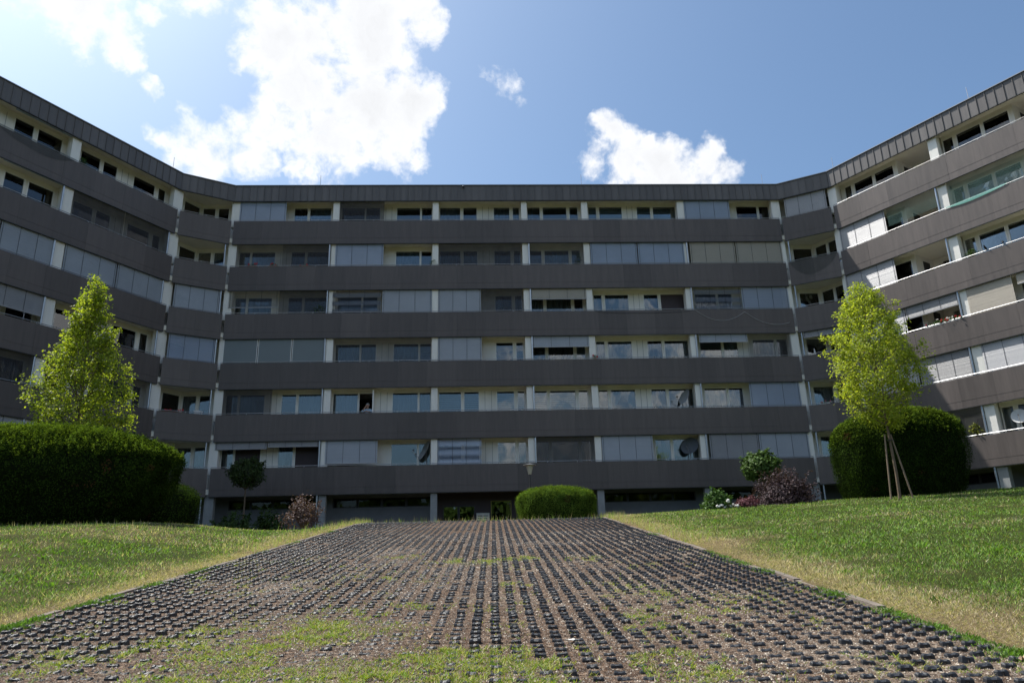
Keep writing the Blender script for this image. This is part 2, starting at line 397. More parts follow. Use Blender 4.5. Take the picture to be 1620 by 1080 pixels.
# ------------------------------------------------------------------ terrain
SL = 0.11389
def xL(y): return -4.9 - .015 * y
def xR(y): return 3.72 - .03 * y
def sstep(t):
    t = np.clip(t, 0, 1); return t * t * (3 - 2 * t)
def prof(y, y0, a):
    yf = y0 + SL / (2 * a)
    z = SL * y - a * np.maximum(0, np.minimum(y, yf) - y0) ** 2
    z = np.where(y > yf, SL * yf - a * (yf - y0) ** 2, z)
    return np.where(y < -3, -3 * SL + (y + 3) * .02, z)
def H(x, y):
    x = np.asarray(x, float); y = np.asarray(y, float)
    yk = np.clip(y, -3, 34)
    dl = np.clip(xL(yk) - x, 0, None); dr = np.clip(x - xR(yk), 0, None)
    zc = prof(y, 24.0, .00914); zl = prof(y, 17.2, .0095)
    w = sstep(dl / 3.2)
    z = zc * (1 - w) + zl * w
    g = sstep((y + 2) / 18)
    z = z + g * np.where(dl > 0, .50 * sstep(dl / 5.0), 0) + g * np.minimum(.045 * dr + .0, .62)
    back = sstep((y - 31) / 6)
    z = z * (1 - back) + np.minimum(z, 2.7) * back
    far = sstep((np.hypot(x, y) - 60) / 60)
    return z * (1 - far) + (-.5) * far
def h1(x, y): return float(H(np.array([x]), np.array([y]))[0])

def dryness(x, y):
    """0 lush .. 1 dried out turf"""
    yk = np.clip(y, -3, 34); right = x > 0
    off = np.where(right, x - xR(yk), xL(yk) - x)
    f1 = vnoise(x * .55 + 90, y * .55 + 90, 51); f2 = vnoise(x * 2.3 + 90, y * 2.3 + 90, 52); f3 = vnoise(x * 9 + 90, y * 9 + 90, 53)
    stripw = np.where(right, 1.0, .5) * (.8 + .5 * f1)
    dry = np.clip(1.15 - off / stripw, 0, .85) + (f1 - .45) * .75 + (f2 - .5) * .55 + (f3 - .5) * .35 + np.where(right, .04, .26)
    dry = dry - np.where(right & (off > 2.0), .16, 0)
    return np.clip(dry, .04, .95)

def build_lawn():
    ys = np.concatenate([np.array([-1500, -700, -300, -150, -80, -50, -30, -20, -12, -8, -5]), np.arange(-3, 34.01, .25), np.array([35, 36, 37, 38, 40, 45, 55, 80, 120, 200, 400, 800, 1500])])
    off = np.concatenate([[0, .05, .12], np.arange(.3, 24, .3), np.array([25, 28, 32, 40, 60, 90, 150, 300, 700, 1500])])
    mid = np.linspace(0, 1, 9)[1:-1]
    rows = []
    for y in ys:
        yk = min(max(y, -3), 34)
        l, r = float(xL(yk)), float(xR(yk))
        xs = np.concatenate([(l - off)[::-1], [l + .06], l + (r - l) * mid, [r - .06], r + off])
        rows.append(np.stack([xs, np.full_like(xs, y)], 1))
    G = np.array(rows); X = G[:, :, 0]; Y = G[:, :, 1]
    Z = H(X, Y)
    l = xL(np.clip(Y, -3, 34)); r = xR(np.clip(Y, -3, 34))
    inside = (X > l + .03) & (X < r - .03) & (Y < 31.2) & (Y > -4)
    Z = np.where(inside, Z - .12, Z)
    nz = vnoise(X * 1.3, Y * 1.3, 3) * .04 - .02
    Z = np.where(inside, Z, Z + nz * (np.hypot(X, Y) < 60))
    ny, nx = X.shape
    V = np.stack([X, Y, Z], 2).reshape(-1, 3)
    i = np.arange(ny - 1)[:, None] * nx + np.arange(nx - 1)[None, :]
    F = np.stack([i, i + 1, i + nx + 1, i + nx], 2).reshape(-1, 4)
    dd = dryness(V[:, 0], V[:, 1])[:, None]
    me = np_mesh('lawn', V, F, np.array([.032, .045, .010]) * (1 - dd) + np.array([.17, .125, .070]) * dd, M['lawn'], True)  # dark green: shade in the gaps between blades put into the earth colour
    tag(add('lawn', me), kind='structure')
build_lawn()

# paved ramp of grid pavers
RAMP_END = 31.0
def ramp_bump(x, y): return (vnoise(x * 2.2, y * 2.2, 5) - .5) * .03
def build_ramp():
    ys = np.arange(-4, RAMP_END + .01, .125); t = np.linspace(0, 1, 70)
    l = xL(np.clip(ys, -3, 34)); r = xR(np.clip(ys, -3, 34))
    X = l[:, None] + (r - l)[:, None] * t[None]; Y = np.repeat(ys[:, None], 70, 1)
    Z = H(X, Y) - .008 + ramp_bump(X, Y)
    V = np.stack([X, Y, Z], 2).reshape(-1, 3)
    ny, nx = X.shape; i = np.arange(ny - 1)[:, None] * nx + np.arange(nx - 1)[None, :]
    F = np.stack([i, i + 1, i + nx + 1, i + nx], 2).reshape(-1, 4)
    o = add('paved_ramp', np_mesh('paved_ramp', V, F, None, M['soil'], True)); tag(o, kind='structure')
    return o
ramp = build_ramp()

# patches of weeds on the ramp
def weed(x, y):
    """0..1 how much grass grows through the pavers"""
    n = vnoise(x * 1.7 + 30, y * 1.3, 21); n2 = vnoise(x * 6 + 30, y * 4, 22); n3 = vnoise(x * 15 + 30, y * 9, 23)
    c = np.exp(-(((x + .9) / 1.9) ** 2 + ((y - 5.2) / 1.15) ** 4)) * .95
    c = np.maximum(c, .72 * np.exp(-(((x + 1.8) / 1.2) ** 2 + ((y - 7.2) / 1.0) ** 2)))
    c = np.maximum(c, .60 * np.exp(-(((x + .9) / 1.9) ** 2 + ((y - 12.8) / .5) ** 2)))
    c = np.maximum(c, .50 * np.exp(-(((x + 3.0) / 1.5) ** 2 + ((y - 6.2) / 1.2) ** 2)))
    c = np.maximum(c, .50 * np.exp(-(((x - .9) / 1.1) ** 2 + ((y - 5.3) / 1.0) ** 2)))
    c = np.maximum(c, .12)
    e = c + (n - .5) * .75 + (n2 - .5) * .6 + (n3 - .5) * .55
    return np.clip(e, 0, 1.2)

def build_studs():
    # one stud: two tapered lobes joined by twin bars
    def lobes(mb, T=lambda p: p, full=True):
        for sx in (-1, 1):
            c = sx * .027
            q = lambda hx, hy, z: [T((c - hx, -hy, z)), T((c + hx, -hy, z)), T((c + hx, hy, z)), T((c - hx, hy, z))]
            i0 = len(mb.v); mb.v += q(.018, .026, -.045) + q(.0145, .021, -.010) + q(.008, .013, .0)
            for k in (0, 4):
                for m in range(4): mb.f.append((i0 + k + m, i0 + k + (m + 1) % 4, i0 + k + 4 + (m + 1) % 4, i0 + k + 4 + m))
            mb.f.append((i0 + 8, i0 + 9, i0 + 10, i0 + 11))
        for sy in (-1, 1):
            y0, y1 = sy * .013 - .006, sy * .013 + .006
            mb.hexa([T(p) for p in [(-.020, y0, -.022), (.020, y0, -.022), (.020, y1, -.022), (-.020, y1, -.022), (-.020, y0, -.010), (.020, y0, -.010), (.020, y1, -.006), (-.020, y1, -.006)]])
    mb = MB(); lobes(mb); me = mb.mesh('paver_stud', M['rubber'])
    base = np.array(mb.v); faces = np.array(mb.f)
    px, py = .169, .172
    pos = []
    for j in range(int((26.9 - 3.6) / py)):
        y = 3.6 + j * py
        l, r = float(xL(y)) + .10, float(xR(y)) - .10
        i0 = int(math.ceil((l + .03 * y) / px)); i1 = int(math.floor((r + .03 * y) / px))
        for i in range(i0, i1 + 1):
            x = i * px - .03 * y
            pos.append((x, y))
    pos = np.array(pos); n = len(pos)
    X = pos[:, 0] + rng.normal(0, .004, n); Y = pos[:, 1] + rng.normal(0, .004, n)
    patch = vnoise(X * .9, Y * .7, 31)
    edge = np.clip(np.minimum(X - xL(Y), xR(Y) - X) / 2.2, 0, 1)
    Z = H(X, Y) - .008 + ramp_bump(X, Y) * .8 + .027 + rng.normal(0, .005, n) - .016 * np.clip((patch - .45) * 2.2, 0, 1) * edge
    Z += .008 * (1 - edge)
    w = weed(X, Y); Z -= .014 * np.clip(w - .3, 0, 1)
    rot = rng.normal(0, .055, n); tx = rng.normal(0, .09, n); ty = rng.normal(0, .07, n)
    scl = rng.normal(1, .06, n)
    alive = (rng.random(n) > .03) & (rng.random(n) > (w - .75) * .9)
    # pale bare patch right of the middle
    bare = np.exp(-(((X - 1.75) / .45) ** 2 + ((Y - 7.6) / .45) ** 2)); alive &= rng.random(n) > bare * 1.1
    X, Y, Z, rot, tx, ty, scl = (a[alive] for a in (X, Y, Z, rot, tx, ty, scl)); n = len(X)
    inview = (np.abs(X) < .69 * Y + .15) & (Y > 4.95)
    order = np.argsort(np.where(inview, Y + np.abs(X) * .05, 1e3 + Y)); near = np.zeros(n, bool); near[order[:300]] = True
    for k in np.nonzero(near)[0]:
        mw = Matrix.Translation((X[k], Y[k], Z[k])) @ Matrix.Rotation(rot[k], 4, 'Z') @ Matrix.Rotation(math.atan(SL) + tx[k], 4, 'X') @ Matrix.Rotation(ty[k], 4, 'Y') @ Matrix.Scale(scl[k], 4)
        add('paver_stud', me, ramp, mw)
    f = np.nonzero(~near)[0]; m = len(f)
    c, s = np.cos(rot[f])[:, None], np.sin(rot[f])[:, None]
    B = base[None] * scl[f][:, None, None]
    a = (math.atan(SL) + tx[f])[:, None]
    bx = B[:, :, 0]; by = B[:, :, 1] * np.cos(a) - B[:, :, 2] * np.sin(a); bz = B[:, :, 1] * np.sin(a) + B[:, :, 2] * np.cos(a) - bx * ty[f][:, None]
    V = np.stack([bx * c - by * s + X[f][:, None], bx * s + by * c + Y[f][:, None], bz + Z[f][:, None]], 2).reshape(-1, 3)
    FF = (faces[None] + (np.arange(m) * len(base))[:, None, None]).reshape(-1, 4)
    o = add('small_paver_studs', np_mesh('paver_stud_rows', V, FF, None, M['rubber']), ramp); o['kind'] = 'stuff'
build_studs()

def build_kerbs():
    for side in (-1, 1):
        y = 2.6
        while y < 27.5:
            ln = 1.0; ym = y + ln / 2
            x0 = float(xL(y) if side < 0 else xR(y)); x1 = float(xL(y + ln) if side < 0 else xR(y + ln))
            jx = rnd.uniform(-.012, .012); jz = rnd.uniform(-.012, .012)
            mb = MB(); w = .04
            z0 = h1(x0, y) + .009 + jz; z1 = h1(x1, y + ln) + .009 + jz + rnd.uniform(-.008, .008)
            g = .008
            mb.hexa([(x0 - w + jx, y + g, z0 - .2), (x0 + w + jx, y + g, z0 - .2), (x1 + w + jx, y + ln - g, z1 - .2), (x1 - w + jx, y + ln - g, z1 - .2),
                     (x0 - w + jx, y + g, z0), (x0 + w + jx, y + g, z0), (x1 + w + jx, y + ln - g, z1), (x1 - w + jx, y + ln - g, z1)])
            mb.build('kerb_stone', M['kerb'], ramp)
            y += ln
build_kerbs()

def build_pebbles():
    n = 150000
    y = 4.4 + (rng.random(n) ** 1.7) * 15; x = xL(y) + .05 + rng.random(n) * (xR(y) - xL(y) - .1)
    dens = vnoise(x * 1.4, y * 1.1, 41)
    keep = (rng.random(n) < .35 + 1.1 * np.clip(dens - .35, 0, 1)) & (np.abs(x) < .75 * y + .5)
    x, y = x[keep], y[keep]; n = len(x)
    z = H(x, y) - .008 + ramp_bump(x, y)
    r = rng.uniform(.003, .010, n) ** 1.0 * (1 + .04 * y)
    a = rng.random(n) * 6.28
    k = np.arange(3) * math.pi * 2 / 3
    ring = np.stack([np.cos(a[:, None] + k) * (r * rng.uniform(.8, 1.5, n))[:, None] + x[:, None], np.sin(a[:, None] + k) * (r * rng.uniform(.7, 1.3, n))[:, None] + y[:, None], np.repeat((z - .003)[:, None], 3, 1) + rng.random((n, 3)) * .004], 2)
    top = np.stack([x, y, z + r * rng.uniform(.5, 1.0, n)], 1)[:, None]
    V = np.concatenate([ring, top], 1).reshape(-1, 3)
    b = (np.arange(n) * 4)[:, None, None]
    F = (np.array([[0, 1, 3], [1, 2, 3], [2, 0, 3]])[None] + b).reshape(-1, 3)
    t = rng.random(n)[:, None]; br = rng.uniform(.5, 1.1, n)[:, None]
    t = t ** 1.3; col = ((1 - t) * np.array([.10, .062, .040]) + t * np.array([.70, .61, .50])) * br
    o = add('gravel', np_mesh('gravel', V, F, np.repeat(col, 4, 0), M['pebble'])); tag(o, 'loose pale gravel lying between the black paver studs', 'gravel', kind='stuff')
build_pebbles()

# ------------------------------------------------------------------ grass
GREEN = np.array([.225, .325, .07]); DEEP = np.array([.085, .18, .036]); DRY = np.array([.56, .46, .33]); YEL = np.array([.22, .21, .05])
def blades(name, x, y, h, w, col, lean=.8, zoff=-.01, broad=False):
    n = len(x); z = H(x, y) + zoff
    a = rng.random(n) * 6.283; b = rng.random(n) * 6.283
    lx = np.cos(a) * h * lean * rng.random(n); ly = np.sin(a) * h * lean * rng.random(n)
    dx = np.cos(b) * w / 2; dy = np.sin(b) * w / 2
    hz = h * rng.uniform(.5, 1, n)
    if not broad:
        V = np.stack([np.stack([x - dx, y - dy, z], 1), np.stack([x + dx, y + dy, z], 1), np.stack([x + lx, y + ly, z + hz], 1)], 1).reshape(-1, 3)
        F = np.arange(n * 3).reshape(-1, 3); c = np.repeat(col, 3, 0)
    else:
        V = np.stack([np.stack([x, y, z], 1), np.stack([x + lx * .5 + dx, y + ly * .5 + dy, z + hz * .55], 1), np.stack([x + lx, y + ly, z + hz], 1), np.stack([x + lx * .5 - dx, y + ly * .5 - dy, z + hz * .55], 1)], 1).reshape(-1, 3)
        F = np.arange(n * 4).reshape(-1, 4); c = np.repeat(col, 4, 0)
    return add(name, np_mesh(name, V, F, c, M['grass']))

def build_grass():
    n = 4000000
    side = rng.random(n) < .5
    y = rng.uniform(3.5, 30.5, n)
    off = rng.uniform(.0, 20, n)
    x = np.where(side, xR(y) + .07 + off, xL(y) - .07 - off)
    d = np.hypot(x, y)
    keep = (np.abs(x) < .76 * y + 2.5) & (rng.random(n) < np.minimum(1, (7.5 / d) ** 1.7))
    x, y, off, side, d = x[keep], y[keep], off[keep], side[keep], d[keep]; n = len(x)
    f2 = vnoise(x * 2.3 + 90, y * 2.3 + 90, 52); f3 = vnoise(x * 9, y * 9, 53)
    dry = dryness(x, y)
    isdry = rng.random(n) < dry
    g = rng.random(n)[:, None]; k = (.25 + 1.6 * rng.random(n) ** 1.5)[:, None]  # k: brightness spread stands in for glints and dark gaps among blades
    base = np.where(isdry[:, None], DRY * (.55 + .6 * g), (GREEN * g + DEEP * (1 - g)))
    yel = (rng.random(n) < .12)[:, None]; base = np.where(yel & ~isdry[:, None], YEL, base) * k
    thin = np.clip((off - .05) / .35, 0, 1)
    h = rng.uniform(.022, .074, n) * (.5 + .5 * thin) * (.75 + .6 * f2)
    w = .0088 * np.maximum(1, d / 7) ** .95 * np.where(isdry, .75, 1.0)
    # bare spots by the kerb
    k2 = rng.random(n) < (.6 + .4 * thin + .3 * f3)
    blades('lawn_grass', x[k2], y[k2], h[k2], w[k2], base[k2], 1.1)
    o = bpy.data.objects['lawn_grass']; tag(o, 'short sunlit lawn grass, green with straw coloured dry patches', 'grass', kind='stuff')
    # flat straw beside the kerbs
    n = 150000; right = rng.random(n) < .62
    y = 3.6 + 22 * rng.random(n) ** 1.5; off = .06 + np.abs(rng.normal(0, .62, n)) * np.where(right, 1, .7)
    x = np.where(right, xR(y) + off, xL(y) - off); keep = np.abs(x) < .76 * y + 1.5; x, y = x[keep], y[keep]; n = len(x)
    col = np.array([.50, .40, .25]) * (.3 + .95 * rng.random(n)[:, None]); gr = rng.random(n) < .12; col[gr] = np.array([.13, .20, .03])
    o = blades('straw_litter', x, y, rng.uniform(.012, .04, n), .006 * np.maximum(1, np.hypot(x, y) / 8), col, 3.2, -.004)
    tag(o, 'flattened dry straw beside both concrete kerbs', 'straw', kind='stuff')
    # weeds on the ramp
    n = 1500000
    y = 4.2 + 10.0 * rng.random(n) ** 1.8; x = xL(y) + rng.random(n) * (xR(y) - xL(y))
    wv = weed(x, y); cl = vnoise(x * 16, y * 16, 61)
    keep = (rng.random(n) < np.clip((wv - .32) * .75, 0, .6) * np.clip((cl - .25) * 2.2, .05, 1)) & (np.abs(x) < .76 * y + .5)
    x, y, wv = x[keep], y[keep], wv[keep]; n = len(x)
    g = rng.random(n)[:, None]
    col = np.where(g < .26, DRY * .75, np.where(g < .6, np.array([.33, .34, .06]) * (.6 + .6 * rng.random(n)[:, None]), np.array([.17, .27, .035]) * (.6 + .7 * rng.random(n)[:, None])))
    o = blades('ramp_weeds', x, y, rng.uniform(.014, .046, n), rng.uniform(.006, .014, n), col, 1.9, -.010)
    tag(o, 'low green weeds growing through the middle of the stud pavers', 'weeds', kind='stuff')
    # leafy edge weeds along both kerbs (broad leaves)
    xs, ys = [], []
    for side_, y0, y1, k in ((1, 5.6, 6.6, 900), (1, 6.6, 7.4, 500), (1, 8.2, 8.9, 550), (1, 9.9, 10.6, 420), (1, 11.2, 11.9, 300), (1, 12.2, 13.6, 420), (1, 5.0, 5.6, 500), (-1, 7.6, 8.6, 900), (-1, 8.6, 9.6, 900), (-1, 10.4, 11.0, 260),
                             (-1, 11.6, 12.6, 420), (-1, 17.2, 18.0, 150), (-1, 20.5, 21.5, 200), (-1, 15, 15.6, 120), (1, 17, 18, 120)):
        y = rng.uniform(y0 - .2, y1 + .2, k); cc = rng.uniform(y0, y1, 7); y = cc[rng.integers(0, 7, k)] + rng.normal(0, .10, k); o_ = np.abs(rng.normal(0, .10, k)) - .05
        x = np.where(side_ > 0, xR(y) - o_ - .04, xL(y) + o_ + .04); xs.append(x); ys.append(y)
    x = np.concatenate(xs); y = np.concatenate(ys); n = len(x)
    col = np.array([.11, .20, .03]) * (.4 + 1.0 * rng.random(n)[:, None])
    o = blades('kerb_weeds', x, y, rng.uniform(.015, .055, n), rng.uniform(.008, .017, n), col, 1.3, 0, True)
    tag(o, 'bright green broad leaved weeds lining the concrete kerbs', 'weeds', kind='stuff')
    # tall dry stalks along the crest and lawn edges
    n = 2600
    t = rng.random(n)
    y = np.where(t < .6, rng.uniform(24.5, 28.5, n), rng.uniform(15, 25, n))
    left = rng.random(n) < .55
    x = np.where(left, xL(y) - np.abs(rng.normal(0, .45, n)), xR(y) + np.abs(rng.normal(0, .4, n)))
    mid = (rng.random(n) < .25) & (y > 24.5); x = np.where(mid, rng.uniform(-5.2, 3, n), x)
    x2 = rng.uniform(-14, -5.5, 500); y2 = rng.uniform(17.5, 19, 500); x3 = rng.uniform(4, 15, 500); y3 = rng.uniform(23.6, 26, 500)
    x = np.concatenate([x, x2, x3]); y = np.concatenate([y, y2, y3]); n = len(x)
    tall = np.concatenate([rng.uniform(.08, .30, n - 1000), rng.uniform(.06, .2, 500), rng.uniform(.05, .13, 500)])
    col = np.where(rng.random(n)[:, None] < .6, DRY * rng.uniform(.6, 1.1, n)[:, None], GREEN * 1.3)
    o = blades('dry_stalks', x, y, tall, np.full(n, .014), col, .5)
    tag(o, 'wispy dry grass stalks standing along the crest of the slope', 'grass', kind='stuff')
    # broad leaved weeds in loose rosettes
    xs, ys = [], []
    for i in range(70):
        right = rng.random() < .6; yy = rng.uniform(7, 22); xx = float(xR(yy) + rng.uniform(.6, 9)) if right else float(xL(yy) - rng.uniform(.5, 6)); k = int(rng.integers(10, 30))
        xs.append(xx + rng.normal(0, .06, k)); ys.append(yy + rng.normal(0, .06, k))
    x = np.concatenate(xs); y = np.concatenate(ys); n = len(x)
    o = blades('lawn_weeds', x, y, rng.uniform(.04, .11, n), rng.uniform(.015, .03, n), np.array([.14, .25, .035]) * (.5 + .8 * rng.random(n)[:, None]), 1.4, 0, True)
    tag(o, 'scattered broad leaved weeds standing out of both lawns', 'weeds', kind='stuff')
    # small purple clover flowers in the left lawn
    n = 60; y = rng.uniform(8.5, 14, n); x = xL(y) - rng.uniform(1.2, 4.5, n)
    o = blades('clover_flowers', x, y, np.full(n, .02), np.full(n, .022), np.tile(np.array([.16, .06, .18]), (n, 1)), .3, .045, True)
    tag(o, 'tiny purple clover flowers dotted over the left lawn', 'flowers', kind='stuff')
build_grass()

# ------------------------------------------------------------------ the apartment building
P = [Vector(p) for p in ((-27.23992272, 18.99327706), (-18.14512171, 36.80574884), (-15.73362944, 38.31202769), (15.98494795, 39.76654833), (18.46839047, 38.40824843), (29.22013736, 21.54408714))]
LV, BH = 2.8, 1.404
def zt(k): return 5.3245 + CAM_Z + LV * (k - 1)      # top of balustrade of storey k
def zbnd(k): return zt(k) - BH                        # underside of balustrade band
def zfl(k): return zt(k) - 1.04                       # floor
PB, PT = 20.6057 + CAM_Z, 21.58 + CAM_Z               # roof fascia
def zceil(k): return (zbnd(k + 1) if k < 6 else zt(6) + 1.396) + .10
def zhead(k): return zt(k) + 1.30
class Seg:
    """a straight stretch of facade: u along it, off metres behind its face"""
    def __init__(s, A, B, out_left=False):
        s.A = A; d = (B - A); s.len = d.length; s.e = d.normalized()
        n = Vector((s.e.y, -s.e.x))
        if out_left: n = -n
        s.n = n
    def __call__(s, u, off, z):
        p = s.A + s.e * u - s.n * off
        return (p.x, p.y, z)
    def mat(s, u, off, z):
        p = s(u, off, z); e = s.e; b = -s.n
        # local x along e, y into the building, z up (mirrored stretches keep a proper rotation)
        if e.x * b.y - e.y * b.x > 0:
            return Matrix(((e.x, b.x, 0, p[0]), (e.y, b.y, 0, p[1]), (0, 0, 1, p[2]), (0, 0, 0, 1)))
        return Matrix(((-e.x, b.x, 0, p[0]), (-e.y, b.y, 0, p[1]), (0, 0, 1, p[2]), (0, 0, 0, 1)))
SC = Seg(P[2], P[3]); SLf = Seg(P[1], P[0], True); SR = Seg(P[4], P[5]); DL = Seg(P[1], P[2]); DR = Seg(P[3], P[4])
WING = 17.5
bld = empty('apartment_building', (0, 39.0, 2.7), 'long dark grey six storey apartment block with balconies bent around the lawn', 'building')
def part(mb, name, mat, **k): return mb.build(name, mat, bld, **k)
BINV = Matrix.Translation(bld.location).inverted()
def badd(name, me, mw):
    o = bpy.data.objects.new(name, me); link(o, bld); o.matrix_parent_inverse = BINV; o.matrix_basis = mw
    return o

def isect(s1, o1, s2, o2):
    a = s1.A - s1.n * o1; b = s2.A - s2.n * o2
    d1, d2 = s1.e, s2.e; cr = d1.x * d2.y - d1.y * d2.x; w = b - a
    t = (w.x * d2.y - w.y * d2.x) / cr
    return a + d1 * t
def chain(off):
    """line running parallel to the facade, off behind it (wings and centre extended to meet)"""
    a = Vector(SLf(WING, off, 0)[:2]); b = isect(SLf, off, SC, off); c = isect(SC, off, SR, off); d = Vector(SR(WING, off, 0)[:2])
    return [a, b, c, d]
def front(off):
    a = Vector(SLf(WING, off, 0)[:2]); d = Vector(SR(WING, off, 0)[:2])
    return [a, isect(SLf, off, DL, off), isect(DL, off, SC, off), isect(SC, off, DR, off), isect(DR, off, SR, off), d]
def slab(name, mat, fr, bk, z0, z1):
    pts = fr + list(reversed(bk)); n = len(pts); mb = MB()
    mb.v = [(p.x, p.y, z0) for p in pts] + [(p.x, p.y, z1) for p in pts]
    mb.f = [tuple(range(n)), tuple(range(2 * n - 1, n - 1, -1))] + [(i, (i + 1) % n, n + (i + 1) % n, n + i) for i in range(n)]
    return part(mb, name, mat)
# slabs (cream soffits), each a part
for k in range(1, 7):
    slab('balcony_slab', M['soffit'], front(.05), chain(3.6), zbnd(k) + .10, zfl(k))
slab('roof_slab', M['soffit'], front(.16), chain(3.6), zceil(6), PT - .12)
slab('roof_deck', M['dark'], front(.10), chain(13.0), PT - .115, PT - .06)
slab('building_core', M['white'], chain(3.65), chain(13.0), 1.5, PT - .13)
slab('dark_backing', M['room'], chain(3.5), chain(3.60), 1.5, PT - .14)  # near-black sheet, darkness of the unlit rooms put into its colour

# roof fascia in standing seam panels
def fascia(seg, n, L):
    w = L / n; mb = MB()
    mb.box(0.004, w - .004, -.028, .02, .0, PT - PB - .03); mb.box(-.013, .013, -.058, -.0285, .0, PT - PB - .03)
    me = mb.mesh('cladding_panel', M['clad'])
    for i in range(n):
        u = (i if seg is not SLf else i + 1) * w
        badd('cladding_panel', me, seg.mat(u, 0, PB))
    mb = MB(); mb.box(-.0, L, -.09, .25, PT - .028, PT + .012, lambda u, o, z: seg(u, o, z)); part(mb, 'roof_edge', M['cap'])
    mb = MB(); mb.box(0, L, -.035, .05, PB - .045, PB - .002, lambda u, o, z: seg(u, o, z)); part(mb, 'fascia_trim', M['rib'])
for seg, n, L in ((SC, 77, SC.len), (DL, 7, DL.len), (DR, 7, DR.len), (SLf, 42, WING), (SR, 42, WING)): fascia(seg, n, L)

# balustrade bands: one sheet after another, with the lower facing strip
def bands(seg, n, L, g0=.07, g1=.07):
    w = (L - g0 - g1) / n; mb = MB()
    mb.box(0.002, w - .002, -.012, .012, .328, BH); mb.box(0.002, w - .002, -.007, .015, 0.0, .324)
    me = mb.mesh('balustrade_panel', M['panel'])
    for k in range(1, 7):
        for i in range(n):
            u = g0 + (i if seg is not SLf else i + 1) * w
            badd('balustrade_panel', me, seg.mat(u, rnd.uniform(-.003, .003), zbnd(k)))
        # handrail on short posts, drip edge
        mb = MB(); zz = zt(k) + .075
        mb.tube([seg(g0, .03, zz), seg(L - g1, .03, zz)], .017, 6)
        m_ = int(L / 1.6) + 1
        for j in range(m_ + 1):
            u = g0 + (L - g0 - g1) * j / m_; mb.box(u - .012, u + .012, .02, .04, zt(k) - .2, zz, lambda a, b, c: seg(a, b, c))
        part(mb, 'handrail', M['rail'])
        mb = MB(); mb.box(g0, L - g1, -.016, .06, zbnd(k) - .035, zbnd(k) - .003, lambda a, b, c: seg(a, b, c)); part(mb, 'drip_edge', M['rib'])
        mb = MB(); mb.box(g0, L - g1, .055, .10, zbnd(k), zbnd(k) + .42, lambda a, b, c: seg(a, b, c)); part(mb, 'slab_upstand', M['dark'])
        mb = MB(); mb.box(g0, L - g1, .018, .024, zbnd(k) + .02, zt(k) - .01, lambda a, b, c: seg(a, b, c)); part(mb, 'panel_backing', M['rib'])  # added dark sheet, keeps bright lines out of the panel seams
bands(SC, 20, SC.len); bands(DL, 2, DL.len); bands(DR, 2, DR.len); bands(SLf, 11, WING, .07, 0); bands(SR, 11, WING, .07, 0)

# columns, partition walls and rain pipes
CC = [(-.14, .32), (5.62, 5.98), (11.34, 11.68), (16.48, 16.81), (20.02, 20.37), (25.7, 26.1), (31.36, 31.85)]
WC = [(-.22, .28), (5.66, 6.10), (11.52, 11.92), (17.05, 17.45)]
LC = [(-.28, .30), (5.68, 6.12), (11.52, 11.92), (17.05, 17.45)]
def column(seg, u0, u1):
    T = lambda a, b, c: seg(a, b, c)
    for k in range(0, 7):
        z0 = 1.2 if k == 0 else zt(k) - .30; z1 = zbnd(1) + .12 if k == 0 else zceil(k) + .01
        mb = MB(); mb.box(u0, u1, .13, .46, z0, z1, T)
        part(mb, 'column', M['white'] if k else M['concrete'])
        if k:
            mb = MB(); um = (u0 + u1) / 2; mb.box(um - .07, um + .07, .462, 3.5, zfl(k) + .003, zceil(k) - .003, T); part(mb, 'partition_wall', M['white'])
for u0, u1 in CC: column(SC, u0, u1)
for u0, u1 in LC: column(SLf, u0, u1)
for u0, u1 in WC: column(SR, u0, u1)
def pipe(seg, u, off, ktop=6):
    mb = MB(); zz = [1.2] + [zt(k) for k in range(1, ktop + 1)]
    top = zbnd(ktop) + .1
    mb.tube([seg(u, off, 1.2), seg(u, off, top)], .048, 8)
    for k in range(1, ktop):
        mb.tube([seg(u, off, zt(k) + .9), seg(u, off, zt(k) + .96)], .056, 8)
    o = part(mb, 'drainpipe', M['pipe'], smooth=False)
for u in (5.54, 16.44, 25.60): pipe(SC, u + (.42 if u > 16 else 0), .075)
pipe(DL, 2.60, .085); pipe(DR, .22, .085); pipe(SLf, .36, .085); pipe(SLf, 6.20, .075); pipe(SR, 5.60, .075)
for seg, u in ((SC, 13.12),):
    mb = MB(); mb.ball(seg(u, -.13, PB + .83), .07, n=8, m=5); mb.tube([seg(u, -.03, PB + .9), seg(u, -.13, PB + .83)], .03, 6); part(mb, 'roof_camera', M['dark'])
for seg, u in ((SC, 4.8), (SC, 20.1), (SLf, 10.4), (SLf, .6), (SR, 8.0), (SR, .4), (SC, 31)):
    mb = MB(); mb.tube([seg(u, .1, PT), seg(u, .1, PT + .75)], .012, 5); part(mb, 'lightning_rod', M['rail'])

